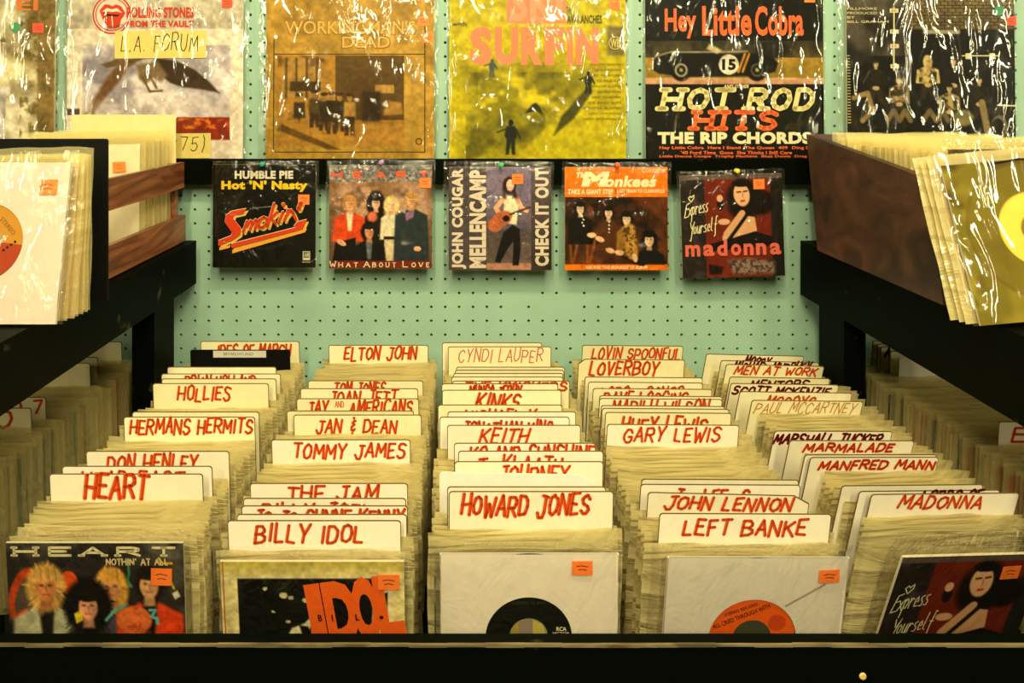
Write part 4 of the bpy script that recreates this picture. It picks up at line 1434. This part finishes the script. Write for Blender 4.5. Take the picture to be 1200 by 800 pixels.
sticker(t, *cv.xy((266-79)/206, av(3)), -.0058, .018, .017, 0, bpy.data.materials['red_sticker'])

# tan cover with sepia street picture
p = Pic(170, (.6, .46, .15))
p.cloud(5, (.7, .54, .2), .45, .75, 151)
fx = lambda px: (px-312)/197.
p.rect(fx(325), av(60), fx(474), av(172), (.62, .44, .14))
p.vgrad(av(60), av(140), (.34, .25, .08), (.3, .21, .07), fx(393), fx(474))
p.rect(fx(330), av(62), fx(378), av(112), (.62, .47, .2))
for k in range(4):
    p.rect(fx(334+12*k), av(62), fx(337+12*k), av(112), (.36, .25, .08))
p.cloud(12, (.3, .2, .06), .5, .8, 154, (fx(325), av(60), fx(474), av(140)), .8)
p.rect(fx(340), av(92), fx(376), av(104), (.25, .17, .05))
p.rect(fx(440), av(96), fx(462), av(106), (.66, .5, .22))
p.rect(fx(424), av(104), fx(446), av(142), (.18, .12, .04), soft=.02)
p.poly([(fx(330), av(144)), (fx(400), av(176)), (fx(385), av(176)), (fx(325), av(152))], (.34, .23, .06), soft=.01)
p.rect(fx(325), av(141), fx(474), av(144), (.42, .29, .08), a=.6, soft=.03)
for (px, py, tone, hh) in ((351, 108, .2, 26), (369, 104, .3, 44), (380, 107, .2, 45), (389, 106, .16, 50), (398, 107, .17, 46), (410, 108, .62, 50)):
    tp = (tone*1.0, tone*.74, tone*.3)
    u, v = fx(px), av(py)
    p.poly([(u-.032, v+.045), (u+.032, v+.045), (u+.036, v+.14), (u-.036, v+.14)], tp, soft=.012)
    p.poly([(u-.03, v+.13), (u+.03, v+.13), (u+.03, v+hh/205), (u+.008, v+hh/205), (u, v+.17), (u-.008, v+hh/205), (u-.03, v+hh/205)], (.2, .13, .04), soft=.01)
    p.ell(u, v+.018, .016, .026, (.55, .4, .17))
    p.ell(u, v+.002, .024, .011, (.22, .15, .05))
p.poly([(fx(450), av(128)), (fx(456), av(116)), (fx(470), av(118)), (fx(473), av(132)), (fx(450), av(134))], (.6, .44, .18), soft=.015)
p.cloud(40, (.5, .36, .12), .5, .7, 157, (fx(325), av(142), fx(474), av(174)), .4)
p.grain(563)
cv = Cover(.298, p, .004)
ln = (.3, .2, .06)
for pts in ([(321, 58), (498, 58)], [(321, 179), (498, 179)], [(321, 40), (321, 179)], [(498, 20), (498, 179)]):
    cv.line([(fx(a), av(b)) for a, b in pts], .006, ln)
gold = (.80, .64, .3)
for txt, a, b, c, d in (("WORKINGMAN'S", 334, 16, 487, 33), ('DEAD', 401, 36, 457, 50)):
    cv.text(txt, fx(a)-.004, av(b)-.004, fx(d if False else c)+.004, av(d)+.004, (.42, .3, .1), bold=.03)
    cv.text(txt, fx(a), av(b), fx(c), av(d), gold, bold=.012)
cv.ring(fx(491), av(166), .02, .014, ln)
t, sz = album(312, 509, 'tan album cover with sepia street scene of standing men, third along the ledge', 403, (9, 4))
cv.g.build('cover', M_GLOSSP, t)
sticker(t, *cv.xy(fx(496), av(17)), -.0058, .019, .018, .1)
sticker(t, *cv.xy(fx(502), av(38)), -.0059, .019, .017, 0)

# yellow cover with pink block letters and skiers
p = Pic(170, (.70, .64, .06))
p.cloud(60, (.66, .58, .04), .45, .75, 161, (0, .4, 1, 1), .7)
fx = lambda px: (px-526)/207.
p.poly([(fx(540), av(80)), (fx(600), av(75)), (fx(690), av(80)), (fx(693), av(105)), (fx(640), av(150)), (fx(600), av(187)), (fx(545), av(187)), (fx(560), av(140))], (.5, .46, .06), soft=.12)
p.cloud(7, (.32, .3, .06), .5, .75, 163, (fx(545), av(85), fx(690), av(187)), .8)
p.cloud(9, (.8, .72, .1), .55, .75, 166, (fx(560), av(78), fx(670), av(150)), .8)
p.poly([(fx(640), av(150)), (fx(700), av(98)), (fx(735), av(140)), (fx(735), av(190)), (fx(600), av(190))], (.70, .64, .06), soft=.02)
p.poly([(fx(648), av(160)), (fx(657), av(138)), (fx(690), av(100)), (fx(694), av(108)), (fx(672), av(140))], (.26, .25, .08), soft=.015)
def skier(px, py, k, col=(.1, .12, .09)):
    c = lambda a, b: (fx(px+a*k), av(py+b*k))
    p.ell(*c(0, 0), .012*k, .016*k, col)
    p.poly([c(-4, 3), c(4, 3), c(6, 12), c(4, 16), c(4, 30), c(1, 30), c(0, 19), c(-2, 30), c(-5, 30), c(-4, 16), c(-6, 12)], col, soft=.008)
    p.line([c(-5, 6), c(-13, 9)], .008, col)
    p.line([c(5, 6), c(9, 15)], .008, col)
skier(598, 145, 1.25)
skier(689, 87, .8)
skier(576, 72, .65, (.25, .28, .3))
p.poly([(fx(615), av(134)), (fx(622), av(124)), (fx(627), av(121)), (fx(632), av(126)), (fx(636), av(136)), (fx(628), av(131))], (.14, .15, .1), soft=.01)
p.rect(fx(711), av(31), fx(731), av(66), (.42, .38, .2), soft=.02)
p.grain(500)
cv = Cover(.313, p, .004)
PINK = (.92, .5, .34)
cv.poly([(fx(593), av(-21)), (fx(663), av(-21)), (fx(663), av(28)), (fx(593), av(28))], PINK)
for ch, a, b in zip('SURFIN', (550, 579, 610, 638, 664, 674), (576, 607, 635, 661, 671, 701)):
    cv.text(ch, fx(a), av(32), fx(b), av(77), PINK, bold=.06)
cv.text('SKI', fx(597), av(-19), fx(659), av(26), (.94, .56, .4), bold=.04)
dk = (.32, .3, .1)
cv.text('THE', fx(663), av(8), fx(669), av(17), dk, bold=.02)
cv.text('AVALANCHES', fx(664), av(18), fx(705), av(28), dk, bold=.03)
cv.text('with', fx(529), av(26), fx(546), av(31), dk, bold=.02)
cv.text('WB', fx(715), av(46), fx(726), av(56), (.8, .74, .4), bold=.02)
cv.ring(fx(720.5), av(51), .037, .033, (.8, .74, .4))
for k in range(11):
    y = 75+k*6.4
    a = 690 if k < 7 else 678
    cv.text(('WINTER SLOPES', 'LONG WAY DOWN', 'DRY POWDER', 'ICE AND SUN')[k % 4], fx(a+(k*7 % 13)), av(y), fx(727), av(y+2.6), (.42, .38, .08))
t, sz = album(527, 733, 'yellow album cover with pink block letters and dark skiers, fourth along the ledge', 404, (4, 4))
cv.g.build('cover', M_GLOSSP, t)
sticker(t, *cv.xy(fx(720), av(6)), -.0058, .019, .018, 0)

# black cover with racing car
p = Pic(170, (.05, .055, .035))
fx = lambda px: (px-756)/209.
p.vgrad(av(50), av(72), (.22, .19, .12), (.34, .3, .16))
p.cloud(10, (.12, .11, .06), .5, .8, 171, (0, av(50), 1, av(72)), .8)
p.vgrad(av(70), av(93), (.6, .46, .16), (.5, .42, .1))
p.vgrad(av(93), av(100), (.76, .56, .4), (.7, .52, .36))
p.ell(fx(905), av(60), .1, .05, (.1, .09, .05), soft=.4)
blk = (.045, .05, .04)
p.poly([(fx(765), av(84)), (fx(766), av(72)), (fx(775), av(64)), (fx(800), av(62)), (fx(830), av(63)), (fx(850), av(66)), (fx(880), av(64)), (fx(905), av(68)), (fx(912), av(76)), (fx(908), av(86)), (fx(890), av(91)), (fx(800), av(92)), (fx(772), av(88))], blk, soft=.01)
p.line([(fx(768), av(68)), (fx(785), av(63)), (fx(826), av(63)), (fx(876), av(62))], .008, (.6, .55, .42))
p.poly([(fx(832), av(53)), (fx(846), av(61)), (fx(840), av(65)), (fx(828), av(59))], (.72, .66, .48), soft=.01)
for px in (798, 887):
    p.ell(fx(px), av(84), .058, .062, (.03, .03, .025))
    p.ell(fx(px), av(84), .036, .038, (.62, .57, .42) if px < 850 else (.3, .27, .18))
    p.ell(fx(px), av(84), .026, .028, (.1, .1, .08))
    p.ell(fx(px), av(84), .01, .01, (.6, .55, .4))
p.line([(fx(865), av(86)), (fx(873), av(65))], .012, (.75, .5, .15))
p.line([(fx(870), av(86)), (fx(878), av(65))], .01, (.75, .5, .15))
p.ell(fx(854), av(77.5), .056, .056, (.84, .8, .68), soft=.08)
p.grain(590)
cv = Cover(.316, p, .004)
OR = (.9, .4, .2)
cv.text('Hey', fx(779), av(12), fx(816), av(47), OR, bold=.03)
cv.text('Little', fx(823), av(9), fx(881), av(44), OR, bold=.03)
cv.text('Cobra', fx(885), av(9), fx(942), av(44), OR, bold=.03)
cv.text('15', fx(846), av(71), fx(862), av(84), (.08, .08, .06), bold=.05)
cv.text('AND OTHER', fx(847), av(101), fx(877), av(105), (.84, .78, .55), bold=.03, slant=.3)
cv.pen('HOT', fx(775), av(107), fx(855), av(129), .028, (.87, .81, .52), serif=.24, slant=.22, gap=.42)
cv.pen('ROD', fx(876), av(107), fx(950), av(129), .028, (.87, .81, .52), serif=.24, slant=.22, gap=.42)
cv.pen('HITS', fx(812), av(133), fx(908), av(152), .026, (.95, .42, .2), serif=.24, slant=.22, gap=.46)
cv.text('THE RIP CHORDS', fx(770), av(156), fx(950), av(170), (.88, .84, .64), bold=.055)
cv.text('Hey Little Cobra  Here I Stand  The Queen  409  Ding Dong', fx(772), av(172.5), fx(960), av(177), OR, bold=.03)
cv.text("'40 Ford Time  Gone  She Thinks I Still Care", fx(797), av(178), fx(927), av(182), OR, bold=.03)
cv.text('Little Deuce Coupe  Trophy Machine  Shut Down  Drag City', fx(772), av(182.8), fx(960), av(186.4), OR, bold=.03)
t, sz = album(756, 965, 'black album cover with dark racing car and big slanted cream capitals, fifth along ledge', 405, (3, 3))
cv.g.build('cover', M_GLOSSP, t)
sticker(t, *cv.xy(fx(949), av(-1)), -.0058, .019, .018, 0)

# dark cover with seated people before a brick wall
p = Pic(170, (.05, .05, .035))
fx = lambda px: (px-992)/197.
p.vgrad(0, av(28), (.5, .43, .26), (.36, .3, .17))
for k in range(13):
    y = -20+k*4.2
    p.rect(fx(1062), av(y), 1, av(y+.8), (.12, .1, .06))
    for j in range(16):
        xx = 1062+j*9+(4 if k % 2 else 0)
        p.rect(fx(xx), av(y), fx(xx+1), av(y+4.2), (.12, .1, .06))
p.rect(0, 0, fx(1062), av(60), (.3, .27, .22))
p.cloud(5, (.12, .11, .08), .45, .7, 181, (0, 0, .36, .45))
p.rect(fx(1082), av(28), fx(1125), av(33), (.6, .56, .45))
p.cloud(7, (.2, .18, .1), .6, .85, 183, (0, .35, 1, 1), .7)
hl = (.82, .72, .46)
for (px, py, k, hair, top, lg) in ((1087, 66, 5.2, (.78, .66, .4), (.76, .66, .4), .5), (1117, 67, 4.6, (.2, .15, .08), (.1, .09, .06), 0), (1053, 90, 4.6, (.25, .18, .1), (.55, .46, .28), 0),
                                  (1112, 100, 4.6, (.1, .08, .05), (.6, .52, .32), .3), (1147, 90, 4.6, (.12, .1, .06), (.12, .11, .08), .2), (1026, 70, 4.2, (.14, .12, .07), (.12, .1, .07), 0)):
    p.person(fx(px), av(py), k/205, hair, (.78, .66, .44), top, width=1.5, big=1.15, long=lg, base=av(py+28))
    p.line([(fx(px-7), av(py+14)), (fx(px-9), av(py+24)), (fx(px-1), av(py+30))], .022, tuple(c*.8 for c in top))
    p.line([(fx(px+7), av(py+14)), (fx(px+9), av(py+24)), (fx(px+1), av(py+30))], .022, tuple(c*.7 for c in top))
    p.cloud(34, (.06, .05, .03), .5, .68, px, (fx(px-10), av(py+8), fx(px+10), av(py+30)), .75)
    p.poly([(fx(px-7), av(py+29)), (fx(px+7), av(py+29)), (fx(px+9), av(py+48)), (fx(px+3), av(py+48)), (fx(px), av(py+36)), (fx(px-3), av(py+48)), (fx(px-9), av(py+48))], (.16, .13, .08), soft=.012)
    p.ell(fx(px), av(py+30), .02, .013, (.72, .6, .4))
p.line([(fx(1000), av(112)), (fx(1016), av(106)), (fx(1022), av(128)), (fx(1010), av(140))], .03, (.5, .42, .24))
for a, b in ((1040, 1053), (1054, 1066), (1082, 1096), (1098, 1110)):
    p.line([(fx(a), av(138)), (fx((a+b)/2), av(128)), (fx(b), av(140))], .03, (.4, .34, .2))
p.line([(fx(1150), av(118)), (fx(1157), av(158))], .04, (.5, .43, .26))
p.ell(fx(1128), av(137), .06, .05, (.46, .42, .24), soft=.3)
p.ell(fx(1170), av(148), .05, .07, (.36, .33, .22))
p.ell(fx(1168), av(150), .04, .06, (.06, .06, .04))
p.grain(572)
cv = Cover(.298, p, .004)
iv = (.84, .78, .58)
for k, tx in enumerate(('FILLMORE', 'PRODUCED', 'BY', 'BILL GRAHAM')):
    cv.text(tx, fx(993), av(0+k*5.4), fx(993+len(tx)*4.4), av(3+k*5.4), iv)
cv.line([(fx(1048), av(0)), (fx(1047), av(78))], .008, iv)
for y in (4, 30, 48, 73):
    cv.poly([(fx(1043), av(y-2.5)), (fx(1053), av(y-2.5)), (fx(1053), av(y+2.5)), (fx(1043), av(y+2.5))], iv)
    cv.text('EX', fx(1045), av(y-1.5), fx(1051), av(y+1.5), (.15, .12, .08))
cv.line([(fx(1127), av(60)), (fx(1170), av(60))], .006, iv)
for x in (1134, 1162):
    cv.poly([(fx(x-3), av(57)), (fx(x+3), av(57)), (fx(x+3), av(64)), (fx(x-3), av(64))], iv)
cv.line([(fx(1168), av(121)), (fx(1189), av(122))], .008, iv)
for k in range(24):
    cv.line([(fx(987+5), av(60+k*3.6)), (fx(990+5), av(60+k*3.6))], .006, (.66, .6, .42))
t, sz = album(992, 1189, 'dark album cover with seated long-haired people under bricks, above the solid crate', 406, (9, 3))
cv.g.build('cover', M_GLOSSP, t)
g = G(); x, z = cv.xy(fx(1171), av(4)); g.prism([(x+.009*math.cos(k*math.pi/10), z+.009*math.sin(k*math.pi/10)) for k in range(20)], -.0057, -.0055); g.build('round_sticker', bpy.data.materials['green_sticker'], t)['label'] = 'green dot sticker'
sticker(t, *cv.xy(fx(1185), av(17)), -.0058, .018, .016, 0, bpy.data.materials['red_sticker'])

# ------------------------------------------------------------------ crates on the side shelves
def plank(g, a, b, mi=0):
    g.box(a, b, (1, 1, 1), mi)

crate = thing('slatted_crate', 'reddish brown slatted wooden crate on the side shelf by the winged album cover', 'crate', None, (-.603, 1.32, ZS))
CX, CY = -.603, 1.32
def cbox(nm, a, b, mat):
    g = G()
    g.box((a[0]-CX, a[1]-CY, a[2]-ZS), (b[0]-CX, b[1]-CY, b[2]-ZS))
    return g.build(nm, mat, crate)
for x0 in (-.495, -.722):
    cbox('side_slat', (x0-.009, 1.15, 1.345), (x0, 1.482, 1.389), M_SLAT)
    cbox('side_slat', (x0-.009, 1.15, 1.252), (x0, 1.489, 1.297), M_SLAT)
for (x0, y0) in ((-.518, 1.462), (-.518, 1.152), (-.722, 1.462), (-.722, 1.152)):
    cbox('corner_post', (x0, y0, 1.252), (x0+.014, y0+.014, 1.388), M_SLAT)
for y0 in (1.15, 1.478):
    cbox('end_slat', (-.722, y0-.004, 1.345), (-.504, y0, 1.389), M_SLAT)
    cbox('end_slat', (-.722, y0-.004, 1.252), (-.504, y0, 1.297), M_SLAT)
cbox('crate_floor', (-.722, 1.15, 1.2505), (-.504, 1.478, 1.256), M_SLAT)

# right crate: solid sides that are higher at the back
solid_c = thing('solid_crate', 'dark brown solid wooden crate with sloping sides on the side shelf', 'crate', None, (.68, 1.24, ZS))
SX, SY = .68, 1.24
def side(nm, x0, x1, mat):
    g = G()
    prof = [(1.028, 1.2505), (1.40, 1.2505), (1.446, 1.439), (1.06, 1.399)]
    v = [(x0-SX, y-SY, z-ZS) for y, z in prof]+[(x1-SX, y-SY, z-ZS) for y, z in prof]
    f = [(0, 3, 2, 1), (4, 5, 6, 7)]+[(i, (i+1) % 4, 4+(i+1) % 4, 4+i) for i in range(4)]
    g.add(v, f)
    return g.build(nm, mat, solid_c)
side('side_panel', .571, .583, M_PLANK)
side('side_panel', .792, .804, M_PLANK)
g = G(); g.box((.583-SX, 1.030-SY, .0005), (.792-SX, 1.042-SY, .118)); g.build('front_panel', M_PLANKEND, solid_c)
g = G()
v = [(x-SX, y-SY, z-ZS) for x in (.583, .792) for y, z in ((1.39, 1.2505), (1.40, 1.2505), (1.446, 1.439), (1.436, 1.439))]
g.add(v, [(0, 3, 2, 1), (4, 5, 6, 7)]+[(i, (i+1) % 4, 4+(i+1) % 4, 4+i) for i in range(4)]); g.build('back_panel', M_PLANK, solid_c)
g = G(); g.box((.583-SX, 1.042-SY, .0005), (.792-SX, 1.39-SY, .0065)); g.build('crate_floor', M_PLANK, solid_c)

# singles inside the slatted crate
for k in range(11):
    y = 1.335+.0115*k
    lab = 'white sleeved single at the front of the slatted crate' if k == 0 else 'bagged single filed inside the slatted crate, behind its white sleeved front record'
    t = bagged((-.606+R.uniform(-.003, .003), y, 1.2575), (math.radians(-1+R.uniform(-.3, .3)), 0, 0), lab, None if k == 0 else 'singles inside the slatted crate', 3 if k == 0 else R.choice([0, 1, 8, 3, 5, 9]), True)
    if k == 0:
        sticker(t, .058, .135, -.0045, .02, .016)
g = G(); g.prism(rounded(-.09, .09, 0, .214, .003), -.0008, 0, (.86, .79, .54))
o = g.build('divider_card', M_PRINT); o.location = (-.596, 1.472, 1.2575)
tag(o, 'tall blank tan divider card at the back of the slatted crate', 'divider card')
# stack in front of it
for k in range(7):
    y = .942+.0098*k
    ln_ = -12+1.6*k
    eu = (math.radians(ln_), math.radians(.0), 0)
    if k == 0:
        y -= .005
        t = thing('bagged_single', 'white sleeve with red-gold label in round window, on shelf before slatted crate', 'record', None, (-.5415, y, ZS+.002), eu)
        def disc_left(d, x, z):
            d.disc(x, z, .043, -.0021, (.62, .22, .08))
            d.flat([(x+.043*math.cos(a), z+.043*math.sin(a)) for a in [(-.1+.1*j)*1.0 for j in range(0, 32)]], -.00212, (.72, .5, .14))
            d.disc(x, z, .019, -.00215, (.6, .55, .42))
            for j in range(4):
                d.disc(x+.022+.004*j, z-.010+.003*j, .0016, -.0022, (.2, .08, .03), n=10)
            print_text(d, 'STEREO', x+.012, x+.036, z+.014, z+.019, -.0022, (.35, .2, .05), rot=-.8)
        windowed(t, (.8, .75, .66), .043, disc_left)
        clear_bag(t, .19, .192, .0064, 401, n=12, amp=.0006)
        sticker(t, .066, .150, -.0047, .020, .017, 0)
    else:
        bagged((-.5445+.001*k+R.uniform(-.003, .003), y, ZS+.002), eu, 'bagged single in the small stack between the white sleeve and the black divider', 'small stack before the slatted crate', [8, 2, 10, 1, 6, 8][k-1], True)
g = G(); g.prism(rounded(-.1, .1, 0, .199, .003), -.0025, 0, (.05, .055, .04))
o = g.build('divider_card', M_PRINT); o.location = (-.545, 1.053, ZS+.001)
tag(o, 'big black divider card standing behind the small stack on the side shelf', 'divider card')

# singles in the solid crate
for k in range(26):
    y = 1.072+.0118*k
    lab = 'bagged single filed inside the solid brown crate'
    if k == 0:
        p = Pic(60, (.2, .16, .07))
        p.cloud(4, (.6, .45, .08), .5, .8, 191)
        p.ell(.45, .1, .2, .08, (.85, .66, .12), soft=.6)
        cv = Cover(.178, p)
        t = thing('bagged_single', 'single with dark picture and yellow glow, frontmost inside the solid crate', 'record', None, (.692, y, ZS+.0075), (math.radians(-2), 0, 0))
        cv.g.build('cover', M_GLOSSP, t)
        clear_bag(t, .19, .19, .006, 411, n=12, amp=.0006)
        continue
    bagged((.688+R.uniform(-.004, .004), y, ZS+.0075), (math.radians(-2-5*k/26+R.uniform(-.3, .3)), 0, 0), lab, 'singles inside the solid crate', R.choice([0, 3, 8, 1, 5, 10, 6, 2, 9, 7, 3]), True)
# four leaning against its front
for k in range(4):
    y = .931+.0085*k
    eu = (math.radians(-17), math.radians(-5), 0)
    loc = (.645-.003*k, y, ZS+.0095)
    if k == 0:
        t = thing('bagged_single', 'gold sleeve with pale yellow round label leaning against the solid crate', 'record', None, loc, eu)
        p = Pic(120, (.44, .39, .09))
        p.cloud(4, (.56, .5, .15), .45, .75, 195)
        p.cloud(5, (.3, .24, .05), .55, .8, 197)
        p.ell(.5, .45, .44, .44, (.38, .31, .06), a=.6, soft=.03)
        p.ell(.5, .45, .42, .42, (.46, .41, .1), a=.6, soft=.03)
        p.ell(.5, .45, .235, .235, (.88, .78, .3), soft=.03)
        p.ell(.5, .45, .1, .1, (.5, .42, .12), soft=.05)
        cv = Cover(.178, p)
        cv.line([(.3, .02), (.5, .0), (.7, .02)], .014, (.05, .05, .03))
        cv.g.build('cover', M_GLOSSP, t)
        bag_mesh(.192, .192, .0065, .0014, 18, 421, M_CLEAR).build('plastic_bag', M_CLEAR, t, True)
    else:
        bagged(loc, eu, 'bagged single behind the gold sleeve leaning against the solid crate', 'leaning stack behind the gold sleeve', [8, 0, 1][k-1])

kinds = {}
for o in bpy.data.objects:
    if o.parent is None and 'label' in o:
        kinds[o.name.split('.')[0]] = kinds.get(o.name.split('.')[0], 0)+1
print(kinds)
